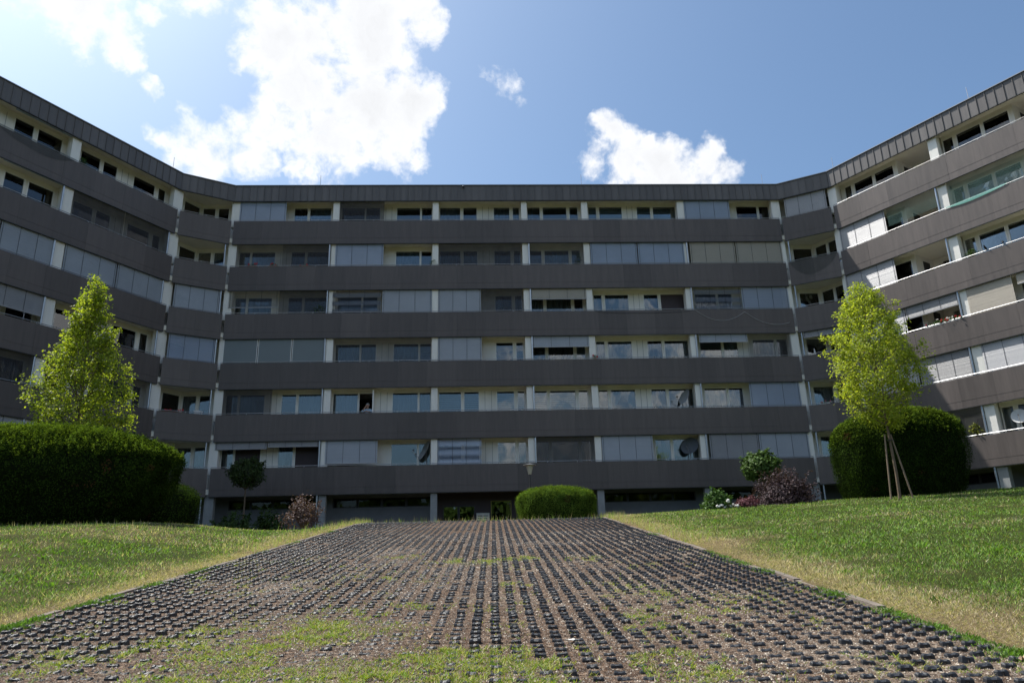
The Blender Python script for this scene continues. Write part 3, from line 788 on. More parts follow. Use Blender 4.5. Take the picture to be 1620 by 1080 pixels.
# ---- windows
def window(seg, u0, u1, k, off, curtain='sheer', door=False, zs=None, zh=None, mat='frame', name=None):
    T = lambda a, b, c: seg(a, b, c)
    z0 = zs if zs is not None else (zfl(k) + .05 if door else zfl(k) + .82); z1 = zh if zh is not None else zhead(k)
    fw = .055; mb = MB()
    o0, o1 = off - .02, off + .055
    mb.box(u0, u0 + fw, o0, o1, z0, z1, T); mb.box(u1 - fw, u1, o0, o1, z0, z1, T)
    mb.box(u0 + fw, u1 - fw, o0, o1, z0, z0 + fw, T); mb.box(u0 + fw, u1 - fw, o0, o1, z1 - fw, z1, T)
    f = part(mb, name or ('balcony_door' if door else 'window'), M[mat])
    mb = MB(); mb.box(u0 + fw - .004, u1 - fw + .004, off + .012, off + .022, z0 + fw - .004, z1 - fw + .004, T)
    p = mb.build('pane', M['glass_dim' if (mat == 'dark' and z1 - z0 < 1) else 'glass'], f)
    if curtain in ('sheer', 'dark', 'half', 'swag'):
        a, b = u0 + .02, u1 - .02
        if curtain == 'half': b = a + (b - a) * rnd.uniform(.4, .7)
        n = max(6, int((b - a) / .06)); mb = MB()
        ph = rnd.random() * 6
        w = [off + .15 + .045 * math.sin(i * 1.9 + ph) + .012 * math.sin(i * .7) for i in range(n + 1)]
        zt_ = z1 - rnd.choice([.0, .02, .10]); rows = 6
        for i in range(n):
            ua, ub = a + (b - a) * i / n, a + (b - a) * (i + 1) / n
            zb_ = z0 + .03
            if curtain == 'swag':
                t = (i + .5) / n; zb_ = z1 - .15 - 1.1 * abs(2 * t - 1) ** .7
            mb.quad(seg(ua, w[i], zb_), seg(ub, w[i + 1], zb_), seg(ub, w[i + 1], zt_), seg(ua, w[i], zt_))
        mb.build('curtain', M['curtain_dark' if curtain == 'dark' else 'curtain'], f)
    elif curtain == 'shade':
        mb = MB(); z = z1 - .14
        while z > z0: mb.box(u0 + .06, u1 - .06, off + .10, off + .11, z - .075, z, T); z -= .105
        mb.build('shade', M['shade'], f)
    elif curtain == 'shut':
        mb = MB(); mb.box(u0 + .05, u1 - .05, off - .012, off - .002, z0 + .05, z1 - .05, T); mb.build('shutter', M['maroon'], f)
    return f
def wall_with(seg, ua, ub, k, off, wins, mat='white', zh=None, z0=None, z1=None):
    """rear wall between ua and ub with the openings left free"""
    T = lambda a, b, c: seg(a, b, c)
    f0 = z0 if z0 is not None else zfl(k) + .002; c1 = z1 if z1 is not None else zceil(k) - .002; hd = zh if zh is not None else zhead(k)
    mb = MB(); o1 = off + .10
    mb.box(ua, ub, off, o1, hd, c1, T)
    u = ua
    for (a, b, sill) in sorted(wins):
        if a > u + .001: mb.box(u, a, off, o1, f0, hd, T)
        if sill > f0 + .01: mb.box(a, b, off, o1, f0, sill, T)
        u = b
    if ub > u: mb.box(u, ub, off, o1, f0, hd, T)
    w = part(mb, 'rear_wall', M[mat])
    if z0 is None:
        edges = sorted(wins); gaps = [(a[1], b[0]) for a, b in zip(edges, edges[1:]) if .55 < b[0] - a[1] < 1.6]
        for a, b in gaps:
            for t in (.32, .72):
                m2 = MB(); c_ = a + (b - a) * t; m2.box(c_ - .008, c_ + .008, off - .006, off - .001, f0, hd, T); m2.build('wall_joint', M['plinth'], w)
    return w

BAYC = [  # (u0,u1, door?) per bay of the centre stretch
    [(.27, .86, 1), (.98, 2.28, 0), (3.23, 3.98, 1), (4.13, 5.35, 0)],
    [(5.99, 7.30, 0), (7.40, 8.20, 1), (9.20, 10.55, 0), (10.66, 11.24, 1)],
    [(11.72, 12.91, 0), (13.10, 13.88, 1), (14.90, 15.82, 0), (16.03, 16.39, 0)],
    [(16.90, 17.63, 1), (17.82, 19.22, 0), (19.41, 19.89, 0)],
    [(20.54, 21.00, 1), (21.20, 22.54, 0), (23.46, 24.26, 1), (24.43, 25.76, 0)],
    [(26.45, 27.65, 0), (27.80, 28.59, 1), (29.50, 30.74, 0), (30.88, 31.46, 1)]]
# what closes the opening in front: (kind, u0, u1, drop 0..1)
OPEN_C = {
    6: [('blue', .32, 2.95, 1), ('net', 6.0, 8.55, 1), ('blue', 26.1, 28.8, 1)],
    5: [('net_light', .34, 2.9, 1), ('net', 2.9, 5.55, 1), ('blue', 5.87, 8.57, 1), ('net', 11.72, 16.4, 1), ('net_light', 16.84, 19.98, 1), ('blue', 20.4, 23.1, 1), ('blue', 23.16, 25.85, 1), ('beige', 26.2, 28.84, 1), ('beige', 28.9, 31.6, 1)],
    4: [('slat', .15, 2.85, .72), ('net', 2.9, 5.5, 1), ('semi', 5.83, 8.52, 1), ('blue', 8.58, 11.33, 1), ('blue', 11.7, 14.06, 1), ('net', 14.1, 16.4, 1), ('beige', 16.84, 20.02, .5), ('semi', 26.15, 28.85, 1), ('semi_pale', 28.9, 31.6, 1)],
    3: [('screen', .11, 1.92, 1), ('screen', 1.97, 3.75, 1), ('screen', 3.8, 5.6, 1), ('net_light', 6.0, 11.32, 1), ('blue', 11.7, 14.08, 1), ('blue', 16.84, 20.02, .5), ('blue', 26.2, 28.93, .38), ('net_light', 28.98, 31.4, 1)],
    2: [('net', .34, 2.9, 1), ('cassette', 2.95, 5.6, 0), ('semi_pale', 28.7, 31.5, 1)],
    1: [('grey', .16, 2.81, .32), ('grey', 2.86, 5.52, .27), ('blue', 5.85, 8.55, .88), ('cassette', 8.6, 11.3, 0), ('stripe', 11.7, 14.0, 1), ('net', 16.86, 19.98, 1), ('blue', 20.4, 23.13, 1), ('grey', 26.2, 28.86, 1), ('blue', 28.9, 31.58, 1)]}
def hang(seg, k, kind, u0, u1, drop):
    T = lambda a, b, c: seg(a, b, c)
    top = zceil(k) - .02 if k < 6 else PB + .04; bot0 = zt(k) - .02
    bot = top - (top - bot0) * drop; off = .10
    if kind in ('net', 'net_light', 'net_green'):
        mb = MB(); n = 10
        for i in range(n):
            a, b = u0 + (u1 - u0) * i / n, u0 + (u1 - u0) * (i + 1) / n
            wa, wb = .012 * math.sin(i * 1.3 + k), .012 * math.sin((i + 1) * 1.3 + k)
            mb.box(a, b, off + wa, off + wa + .003, bot, top, T) if False else mb.quad(seg(a, off + wa, bot), seg(b, off + wb, bot), seg(b, off - wb, top), seg(a, off - wa, top))
        part(mb, 'net_screen', M[kind]); return
    if kind == 'cassette':
        mb = MB(); mb.box(u0, u1, .06, .18, top - .10, top - .01, T); part(mb, 'awning_cassette', M['blind_blue']); return
    if kind == 'screen':
        mb = MB(); mb.box(u0 + .03, u1 - .03, off, off + .02, bot + .03, top - .03, T); s = part(mb, 'screen_panel', M['screen'])
        mb = MB(); mb.box(u0, u0 + .03, off - .01, off + .03, bot, top, T); mb.box(u1 - .03, u1, off - .01, off + .03, bot, top, T)
        mb.box(u0 + .03, u1 - .03, off - .01, off + .03, bot, bot + .03, T); mb.box(u0 + .03, u1 - .03, off - .01, off + .03, top - .03, top, T); mb.build('screen_frame', M['frame'], s); return
    pitch, mat = .042, 'blind_' + {'blue': 'blue' if k in (5, 6) and seg is SC else 'neutral', 'beige': 'beige', 'grey': 'grey', 'white': 'white', 'cream': 'cream', 'semi': 'dark', 'semi_pale': 'blue', 'slat': 'dark', 'stripe': 'blue', 'lit_semi': 'grey'}[kind]
    gap = {'semi': .35, 'slat': .55, 'semi_pale': .16, 'stripe': .3, 'lit_semi': .2}.get(kind, 0)
    mb = MB(); z = top
    bow = rnd.uniform(-.006, .006)
    j = 0
    ns = 3
    while z > bot + pitch:
        g = gap * (1 + (.9 * math.sin(j * .55) if kind in ('stripe', 'semi') else 0))
        g = min(max(g, 0), .9)
        h = pitch * (1 - g); dj = rnd.uniform(-.0012, .0012) + (rnd.uniform(-.006, .006) if rnd.random() < .06 else 0)
        for s_ in range(ns):
            a, b = u0 + (u1 - u0) * s_ / ns, u0 + (u1 - u0) * (s_ + 1) / ns
            mb.quad(seg(a, off + .007, z - .002), seg(b, off + .007, z - .002), seg(b, off - .008 + dj, z - h), seg(a, off - .008 + dj, z - h))
        if not gap: mb.quad(seg(u0, off - .008 + dj, z - h), seg(u1, off - .008 + dj, z - h), seg(u1, off + .008, z - pitch), seg(u0, off + .008, z - pitch))
        z -= pitch; j += 1
    b_ = part(mb, 'roller_blind', M[mat])
    mb = MB(); mb.box(u0, u1, off - .02, off + .02, z - .03, z + .012, T); mb.build('bottom_rail', M['blind_white' if kind in ('white', 'cream', 'blue') else 'blind_grey'], b_)
    if kind != 'cream':
        for t in ((.03, .34, .66, .97)):
            u = u0 + (u1 - u0) * t; mb = MB(); mb.box(u - .007, u + .007, off - .018, off - .012, z, top, T); mb.build('guide_cord', M['cord'], b_)

def covered(k, table, a, b):
    for (kind, u0, u1, drop) in table.get(k, []):
        if kind in ('blue', 'beige', 'grey', 'white', 'cream', 'screen', 'semi_pale') and drop > .85 and a > u0 - .25 and b < u1 + .25: return True
    return False
CUR = ['sheer', 'sheer', 'dark', 'none', 'half', 'sheer', 'none']
SPECIAL = {(2, 11.72): 'shade', (2, 13.10): 'shade', (2, 14.90): 'shade', (2, 16.03): 'shade', (2, 16.90): 'shade', (2, 17.82): 'shade', (2, 19.41): 'shade', (2, 21.20): 'swag', (2, 23.46): 'dark', (2, 7.40): 'open',
           (6, 20.54): 'shade', (6, 21.20): 'shade', (6, 23.46): 'shade', (6, 24.43): 'shade', (1, 9.20): 'none', (1, 7.40): 'dark', (4, 23.46): 'half', (4, 24.43): 'shut', (2, 5.99): 'sheer', (2, 9.20): 'sheer',
           (3, 21.2): 'sheer', (3, 20.54): 'sheer', (3, 23.46): 'dark', (3, 24.43): 'sheer', (4, 21.2): 'sheer', (4, 20.54): 'sheer', (2, 27.80): 'dark', (5, 9.20): 'sheer', (6, 29.5): 'sheer', (3, 29.5): 'sheer', (1, 3.23): 'half', (1, 4.13): 'shut', (1, .98): 'shut',
           (2, 4.13): 'sheer', (6, 10.66): 'dark', (3, 5.99): 'sheer', (3, 9.20): 'sheer', (4, .98): 'sheer', (4, 4.13): 'sheer', (5, .98): 'sheer', (5, 4.13): 'sheer', (5, 11.72): 'dark', (5, 14.9): 'dark'}
WD = .87
def storeys(seg, k, uA, uB, lst, table, off=WD, extra=True):
    wins = []
    for (a, b, door) in lst:
        if covered(k, table, a, b): continue
        c = SPECIAL.get((k, a)) if seg is SC else None
        if c is None: c = CUR[(int(a * 37) + k * 5) % len(CUR)]
        a_, b_ = a - .055, b + .055
        wins.append((a_, b_, zfl(k) + .05 if door else zfl(k) + .82))
        if c == 'open':
            T = lambda x, y, z: seg(x, y, z); mb = MB(); z0, z1 = zfl(k) + .05, zhead(k)
            mb.box(a_, a_ + .055, off - .02, off + .055, z0, z1, T); mb.box(b_ - .055, b_, off - .02, off + .055, z0, z1, T); mb.box(a_ + .055, b_ - .055, off - .02, off + .055, z1 - .055, z1, T)
            f = part(mb, 'balcony_door', M['frame']); mb = MB(); mb.box(b_ - .05, b_ + .0, off - .72, off - .022, z0, z1 - .02, T); mb.build('door_leaf', M['frame'], f)
        else: window(seg, a_, b_, k, off, c, bool(door))
    if extra:   # wall panel joints
        pass
    wall_with(seg, uA, uB, k, off, wins)
for k in range(1, 7):
    xl = (isect(SLf, WD, SC, WD) - SC.A).dot(SC.e); xr = (isect(SC, WD, SR, WD) - SC.A).dot(SC.e)
    end_l = [(-2.05, -1.36, 1), (-1.16, -.58, 0)] if (k in (6, 5, 2, 1)) else []
    end_r = [(32.62, 33.72, 0)] if k != 6 else []
    lst = end_l + [w for b in BAYC for w in b] + end_r
    storeys(SC, k, xl, xr, lst, OPEN_C)
    for it in OPEN_C[k]: hang(SC, k, *it)

OPEN_L = {6: [('cassette', 6.2, 8.8, 0)], 5: [('net', .34, 2.95, 1), ('net', 2.98, 5.66, 1), ('cassette', 6.2, 8.9, 0)],
          4: [('blue', .32, 2.97, 1), ('blue', 3.02, 5.66, 1), ('blue', 6.14, 8.52, 1), ('blue', 8.58, 11.4, 1)],
          3: [('grey', 6.14, 8.75, .72), ('net_light', 8.8, 11.4, 1)], 2: [('net_light', .34, 2.9, 1), ('net', 6.14, 11.4, 1)],
          1: [('white', 6.14, 8.8, 1), ('net', .34, 5.6, 1)]}
OPEN_L[6].append(('blue', 12.0, 14.6, 1)); OPEN_L[4].append(('blue', 12.0, 14.6, 1)); OPEN_L[3].append(('beige', 14.0, 16.9, 1)); OPEN_L[1].append(('grey', 12.0, 14.6, 1))
BAYL = [(-2.02, -.98, 0), (.33, .75, 1), (1.0, 2.26, 0), (3.26, 4.0, 1), (4.2, 5.2, 0), (6.2, 7.34, 0), (7.56, 8.4, 0), (9.6, 10.9, 0), (12.1, 13.3, 0), (13.5, 14.3, 1), (15.3, 16.6, 0)]
BAYR = [(-2.02, -1.32, 1), (-1.16, -.5, 0), (.42, .80, 1), (1.02, 2.10, 0), (2.27, 3.33, 0)]
OPEN_R = {6: [], 5: [('white', .11, 2.81, 1), ('net_green', 2.95, 5.6, .75), ('net_green', 6.15, 11.4, .97)], 4: [('white', .0, 2.86, 1)],
          3: [('white', .1, 2.9, 1), ('grey', 2.95, 5.6, .50), ('cream', 5.98, 8.0, 1), ('cream', 8.2, 11.3, .42)],
          2: [('white', .1, 3.02, 1), ('lit_semi', 3.1, 5.6, 1), ('white', 6.12, 8.8, 1), ('white', 8.86, 11.4, 1)], 1: [('blue', .2, 2.8, 1), ('net_light', 2.95, 5.6, 1)]}
for k in range(1, 7):
    xl = (isect(SLf, WD, SC, WD) - SLf.A).dot(SLf.e)
    storeys(SLf, k, xl, WING, BAYL, OPEN_L)
    for it in OPEN_L[k]: hang(SLf, k, *it)
    # right wing: rear wall steps back into a deeper recess in each bay
    xr = (isect(SC, WD, SR, WD) - SR.A).dot(SR.e)
    T = lambda a, b, c: SR(a, b, c)
    storeys(SR, k, xr, 3.56, BAYR, OPEN_R)
    storeys(SR, k, 6.0, 9.42, [(6.07, 6.55, 1), (6.76, 7.90, 0), (8.06, 9.19, 0)], OPEN_R)
    storeys(SR, k, 11.8, 15.3, [(11.95, 12.4, 1), (12.6, 13.8, 0)], OPEN_R)
    for a, b in ((3.56, 5.9), (9.42, 11.75), (15.3, 17.4)):
        storeys(SR, k, a, b, [(a + .5, a + 1.5, 0)], OPEN_R, off=2.6, extra=False)
        mb = MB(); mb.box(a - .1, a, WD + .10, 2.6, zfl(k) + .002, zceil(k) - .002, T); part(mb, 'side_wall', M['white'])
        f = MB(); f.box(a, a + .02, 1.45, 2.25, zfl(k) + .9, zhead(k), T); w_ = part(f, 'window', M['frame'])
        f = MB(); f.box(a + .021, a + .025, 1.53, 2.17, zfl(k) + .97, zhead(k) - .07, T); f.build('pane', M['dark'], w_)
    for it in OPEN_R[k]: hang(SR, k, *it)
# end walls of the wings
for seg in (SLf, SR):
    mb = MB(); mb.box(WING + .003, WING + .2, 0.02, 13, 1.4, PT - .13, lambda a, b, c: seg(a, b, c)); part(mb, 'end_wall', M['white'])
hang(DL, 4, 'blue', .25, DL.len - .3, 1); hang(DL, 3, 'semi_pale', .25, DL.len - .3, 1)
hang(DR, 6, 'white', .3, DR.len - .25, 1); hang(DR, 3, 'grey', .3, DR.len - .25, .3)

# ground storey: plinth wall, strip windows, entrance
GZ0, GZ1 = 1.5, zbnd(1) + .10
def ground(seg, ua, ub, off, opens, mat):
    T = lambda a, b, c: seg(a, b, c); mb = MB()
    u = ua
    for (a, b, s, h) in opens:
        if a > u: mb.box(u, a, off, off + .2, GZ0, GZ1, T)
        mb.box(a, b, off, off + .2, GZ0, s, T)
        if h < GZ1 - .01: mb.box(a, b, off, off + .2, h, GZ1, T)
        u = b
    mb.box(u, ub, off, off + .2, GZ0, GZ1, T)
    return part(mb, 'ground_wall', M[mat])
xlg = (isect(SLf, 1.6, SC, 1.6) - SC.A).dot(SC.e); xrg = (isect(SC, 1.6, SR, 1.6) - SC.A).dot(SC.e)
S0, S1 = 4.64, 5.14
ground(SC, xlg, 11.6, 1.6, [(.6, 5.2, S0, S1), (6.07, 11.25, S0, S1)], 'plinth')
ground(SC, 11.6, 16.6, 1.6, [(11.9, 13.62, 2.7, 4.64), (14.46, 15.58, 2.7, 4.88)], 'maroon')
ground(SC, 16.6, xrg, 1.6, [(16.9, 19.8, S0, S1), (20.63, 25.6, S0, S1), (26.3, 31.2, S0, S1)], 'plinth')
for a, b in ((.6, 5.2), (6.07, 11.25), (16.9, 19.8), (20.63, 25.6), (26.3, 31.2)):
    n = 4
    for i in range(n): window(SC, a + (b - a) * i / n + .01, a + (b - a) * (i + 1) / n - .01, 0, 1.66, 'none', False, S0, S1, 'dark')
def gdoor(a, b, z1, mat): return window(SC, a, b, 0, 1.63, 'none', True, 2.72, z1, mat, 'entrance_door')
gdoor(11.9, 12.74, 4.63, 'dark'); gdoor(12.75, 13.62, 4.63, 'dark'); gdoor(14.46, 15.58, 4.87, 'olive')
for seg in (SLf, SR):
    xg = (isect(seg, 1.6, SC, 1.6) - seg.A).dot(seg.e)
    ground(seg, xg, WING, 1.6, [(.6, 5.3, S0, S1), (6.3, 11.3, S0, S1), (12.1, 16.9, S0, S1)], 'plinth')
    for a, b in ((.6, 5.3), (6.3, 11.3)):
        for i in range(4): window(seg, a + (b - a) * i / 4 + .01, a + (b - a) * (i + 1) / 4 - .01, 0, 1.66, 'none', False, S0, S1, 'dark')
# notice board beside the entrance
nb = empty('notice_board', SC(14.04, 1.5, 3.0), 'pale notice board between the glazed entrance and the yellow framed door', 'notice board')
TN = lambda a, b, c: SC(a, b, c)
mb = MB(); mb.box(13.71, 14.37, 1.50, 1.54, 3.0, 4.21, TN); mb.build('board', M['paper'], nb)
mb = MB(); mb.box(13.69, 13.71, 1.48, 1.54, 3.0, 4.23, TN); mb.box(14.37, 14.39, 1.48, 1.54, 3.0, 4.23, TN); mb.box(13.71, 14.37, 1.48, 1.54, 4.21, 4.23, TN); mb.build('frame', M['rail'], nb)
for i in range(2):
    for j in range(4):
        mb = MB(); a = 13.76 + i * .30; z = 4.10 - j * .12; mb.box(a, a + .25 - (j % 2) * .05, 1.494, 1.499, z - .05, z, TN); mb.build('notice', M['ink'] if (i + j) % 3 == 0 else M['plinth'], nb)

# ------------------------------------------------------------------ leaves, trees, shrubs
def leaf_cloud(P_, N_, size, cols, aspect=.55, droop=0.0, tri=False):
    """P_ points, N_ rough facing; returns V,F,C for small folded leaves"""
    n = len(P_)
    nn = N_ + rng.normal(0, .55, (n, 3)); nn /= np.linalg.norm(nn, axis=1)[:, None] + 1e-9
    t = rng.normal(0, 1, (n, 3)); t[:, 2] += droop
    t -= (t * nn).sum(1)[:, None] * nn; t /= np.linalg.norm(t, axis=1)[:, None] + 1e-9
    b = np.cross(nn, t); s = size if isinstance(size, np.ndarray) else np.full(n, size)
    s = (s * rng.uniform(.65, 1.3, n))[:, None]
    if tri:
        V = np.stack([P_ - b * s * aspect * .5, P_ + b * s * aspect * .5, P_ + t * s], 1).reshape(-1, 3)
        return V, np.arange(n * 3).reshape(-1, 3), np.repeat(cols, 3, 0)
    V = np.stack([P_, P_ + t * s * .45 + b * s * aspect * .5 + nn * s * .08, P_ + t * s, P_ + t * s * .45 - b * s * aspect * .5 + nn * s * .08], 1).reshape(-1, 3)
    return V, np.arange(n * 4).reshape(-1, 4), np.repeat(cols, 4, 0)
def foliage(name, parent, P_, N_, size, cols, mat, **k):
    V, F, C = leaf_cloud(P_, N_, size, cols, **k)
    off = np.array(parent.location) if parent is not None else 0
    o = add(name, np_mesh(name, V - off, F, C, M[mat]), parent); o['kind'] = 'stuff'
    return o
def mixcol(n, a, b, v=.25):
    t = rng.random(n)[:, None]; return (np.array(a) * (1 - t) + np.array(b) * t) * rng.uniform(1 - v, 1 + v, n)[:, None]

def tree(name, base, label, profile, cx0, cx1, leaves, cols, seed, stakes=False, lobes=None):
    """profile: list of (height, radius); the axis leans from cx0 to cx1"""
    global rng
    r = np.random.default_rng(seed); R2 = random.Random(seed)
    t = empty(name, base, label, 'tree')
    bx, by, bz = base; hs = [p[0] for p in profile]; rs = [p[1] for p in profile]
    top = hs[-1]
    ax = lambda z: bx + cx0 + (cx1 - cx0) * max(0, min(1, (z - hs[0]) / (top - hs[0])))
    mb = MB(); tr = []
    for i in range(9):
        z = bz + (top - .5 - bz) * i / 8; x = bx + (ax(z) - bx) * min(1, (z - bz) / max(.1, hs[0] - bz)) + R2.uniform(-.02, .02)
        tr.append((x, by + R2.uniform(-.02, .02), z))
    mb.tube([(bx - .0, by, bz - .15)] + tr[0:], [.066] + [.054 - .0054 * i for i in range(9)], 8)
    # limbs
    tips = []
    nl = 46
    for i in range(nl):
        f = (i + .5) / nl; z0 = hs[0] - .1 + (top - hs[0] - .4) * f * .86
        ang = i * 2.399 + R2.uniform(-.3, .3)
        z1 = min(top - .1, z0 + R2.uniform(.5, 1.25) * (1 - .4 * f) + .2)
        rad = np.interp(z1, hs, rs) * R2.uniform(.75, 1.15)
        p0 = Vector((ax(z0), by, z0)); p2 = Vector((ax(z1) + rad * math.cos(ang), by + rad * .92 * math.sin(ang), z1)); p1 = (p0 + p2) / 2 + Vector((0, 0, -.10))
        mb.tube([p0, p1, p2], [.022 * (1 - .5 * f), .013, .005], 4, False)
        tips.append((p0, p1, p2))
        for q in range(3):
            s = R2.uniform(.4, .95); pa = p1.lerp(p2, s); d = Vector((R2.uniform(-1, 1), R2.uniform(-1, 1), R2.uniform(.1, 1.1))) * .32
            pb = pa + d; mb.tube([pa, pb], [.007, .003], 3, False); tips.append((pa, (pa + pb) / 2, pb))
    mb.build('trunk', M['bark'], t)
    # leaf sprays: clumps filling the crown, denser at the rim, with holes between
    nc = 330; cen = []
    while len(cen) < nc:
        z = R2.uniform(hs[0], top); rad = np.interp(z, hs, rs)
        if R2.random() > (rad + .15) / (max(rs) + .15): continue
        a = R2.uniform(0, 6.283); q = math.sqrt(R2.uniform(.05, 1))
        bump = 1 + .17 * math.sin(a * 3 + z * 2.3 + seed) + .15 * math.sin(a * 7 - z * 5)
        cen.append((ax(z) + rad * q * bump * math.cos(a), by + rad * q * bump * .92 * math.sin(a), z + .0))
    cen = np.array(cen)
    per = leaves // (nc + len(tips))
    C = np.repeat(cen, per, 0)
    sp = np.stack([r.normal(0, .105, len(C)), r.normal(0, .105, len(C)), r.normal(0, .15, len(C))], 1)
    Tp = []
    for a, b, c in tips:
        s = r.random(per)[:, None] ** .6; Tp.append(np.array(b)[None] * (1 - s) + np.array(c)[None] * s + r.normal(0, .055, (per, 3)))
    pts = np.concatenate([C + sp] + Tp)
    zc = np.clip(pts[:, 2], hs[0], top); rad = np.interp(zc, hs, rs) + .12
    d = np.hypot(pts[:, 0] - np.interp(zc, [hs[0], top], [bx + cx0, bx + cx1]), pts[:, 1] - by); ok = (d < rad * 1.28) & (pts[:, 2] < top + .15) & (pts[:, 2] > hs[0] - .25)
    pts = pts[ok]
    nrm = np.stack([(pts[:, 0] - bx) * .4, (pts[:, 1] - by) * .4, np.full(len(pts), .7)], 1)
    foliage('crown', t, pts, nrm, .080, mixcol(len(pts), *cols), 'leaf', aspect=.62, droop=-.2)
    if stakes:
        tx = ax(hs[0]) - .02
        for k, (dx, dy) in enumerate(((-.36, -.12), (.42, -.05))):
            mb = MB(); mb.tube([(bx + dx, by + dy, h1(bx + dx, by + dy) - .2), (tx + dx * .22 - .06 + .03 * k, by + dy * .25, bz + 2.05)], [.030, .025], 7); mb.build('stake', M['stake'], t)
        mb = MB()
        mb.tube([(tx - .12, by - .1, bz + 1.85), (tx + .14, by - .02, bz + 1.87), (tx + .05, by + .14, bz + 1.86), (tx - .12, by - .1, bz + 1.85)], .014, 5); mb.build('tie', M['tie'], t)
    return t
tree('young_tree', (12.15, 24.0, h1(12.15, 24)), 'slender yellow green young tree held by wooden stakes in front of the right hedge',
     [(5.45, .30), (5.9, .75), (6.5, 1.15), (7.3, 1.45), (8.1, 1.36), (8.8, 1.15), (9.4, .80), (9.9, .58), (10.15, .34), (10.35, .08)], .0, -.12, 24000,
     ((.18, .25, .03), (.40, .42, .07)), 11, True)
tree('young_tree', (-13.15, 22.0, h1(-13.15, 22)), 'narrow pointed backlit green tree rising behind the long left hedge',
     [(5.1, 1.2), (5.8, 1.48), (6.5, 1.52), (7.2, 1.28), (8.0, .96), (8.8, .68), (9.4, .42), (10.0, .25), (10.5, .06)], .05, -.1, 23000,
     ((.10, .16, .02), (.34, .38, .05)), 23)

def hedge(name, c, rad, zb, zt_, label, n, size, cols, cat='hedge', p=2.6, under=.75, sprig=.0, top_flat=.5, seed=1, group=None):
    """clipped bush: rounded solid with leaves standing out of it"""
    r = np.random.default_rng(seed)
    o = empty(name, (c[0], c[1], zb), label, cat, group)
    hz = (zt_ - zb)
    def surf(a, s):                  # a: angle round, s: 0 bottom..1 top
        # radius fraction over height: tucked in at the foot, full at 60%, rounded top
        ph = np.clip(s, 0, 1)
        f = np.where(ph < .62, under + (1 - under) * np.sin(ph / .62 * math.pi / 2), np.clip(1 - ((ph - .62) / .38) ** p, 0, 1) ** (1 / 2.2))
        ca, sa = np.cos(a), np.sin(a); q = (np.abs(ca) ** 2.8 + np.abs(sa) ** 2.8) ** (-1 / 2.8)
        bump = 1 + .035 * np.sin(a * 3 + seed) + .03 * np.sin(a * 5 + ph * 6 + seed) + .02 * np.sin(a * 11 - ph * 9)
        return c[0] + rad[0] * q * ca * f * bump, c[1] + rad[1] * q * sa * f * bump, zb + hz * ph * (1 + .02 * np.sin(a * 4 + seed))
    A = np.linspace(0, 2 * math.pi, 33)[:-1]; S = np.linspace(0, 1, 14)
    mb = MB(); ring = []
    for s in S:
        x, y, z = surf(A, np.full_like(A, s)); k = .94
        x = c[0] + (x - c[0]) * k; y = c[1] + (y - c[1]) * k; z = zb + (z - zb) * .965
        ring.append(len(mb.v)); mb.v += list(zip(x.tolist(), y.tolist(), z.tolist()))
    for a, b in zip(ring, ring[1:]):
        for k in range(32): mb.f.append((a + k, a + (k + 1) % 32, b + (k + 1) % 32, b + k))
    mb.f.append(tuple(ring[-1] + k for k in range(32)))
    mb.build('dark_core', M['inside'], o, smooth=True)  # near-black shell under the leaves, inner shade put into its colour
    a = r.random(n) * 6.283; s = r.random(n)
    capn = int(n * top_flat); 
    x, y, z = surf(a, s)
    # extra leaves over the top
    q = np.sqrt(r.random(capn)); s2 = .62 + .38 * np.clip(1 - q ** 2.2, 0, 1) ** (1 / p)
    aa = r.random(capn) * 6.283
    fx, fy, _ = surf(aa, np.full(capn, .62))
    x2 = c[0] + (fx - c[0]) * q; y2 = c[1] + (fy - c[1]) * q; z2 = zb + hz * s2
    X = np.concatenate([x, x2]); Y = np.concatenate([y, y2]); Z = np.concatenate([z, z2])
    jit = r.normal(0, size * .9, (len(X), 3)); P_ = np.stack([X, Y, Z], 1) + jit
    N_ = np.stack([(X - c[0]) / rad[0], (Y - c[1]) / rad[1], np.clip((Z - zb - .5 * hz) / hz * 2.4, -.6, 1.3)], 1)
    # sprigs on top, their lighter colour carries the sunlit rim
    if sprig:
        m = int(capn * .13); idx = r.integers(len(x), len(X), m); st = []
        for t in np.linspace(0, 1, 7): st.append(P_[idx] + np.stack([r.normal(0, .012, m), r.normal(0, .012, m), np.full(m, sprig) * t * r.uniform(.3, 1, m)], 1))
        P_ = np.concatenate([P_] + st); N_ = np.concatenate([N_] + [np.tile([[0, 0, .5]], (m, 1))] * 7)
    cl = mixcol(len(P_), *cols)
    if sprig: cl[-7 * m:] = mixcol(7 * m, (.10, .16, .02), (.19, .26, .04))  # sunlit top painted in: shoots much lighter than the body leaves
    clump = vnoise(P_[:, 0] * 5, P_[:, 2] * 5, seed, P_[:, 1] * 5)[:, None]; cl = cl * (.55 + .85 * clump); brown = (vnoise(P_[:, 0] * 2.2 + 9, P_[:, 2] * 2.2, seed + 5, P_[:, 1] * 2.2) > .86) & (rng.random(len(P_)) < .5); cl[brown] = np.array([.09, .05, .025])
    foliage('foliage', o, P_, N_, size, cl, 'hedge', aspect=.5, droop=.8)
    return o
HC = ((.010, .022, .005), (.045, .078, .013)); HD = ((.03, .055, .012), (.05, .085, .016))  # HC: shade of the hedge fronts put into the dark leaf colour
g = h1(-12.5, 19.6)
hedge('long_hedge', (-14.2, 20.6), (4.75, 1.9), g - .05, 5.36, 'big dark clipped hedge with a sunlit top filling the left edge', 90000, .055, HC, 'hedge', 1.7, .74, .15, .9, 3)
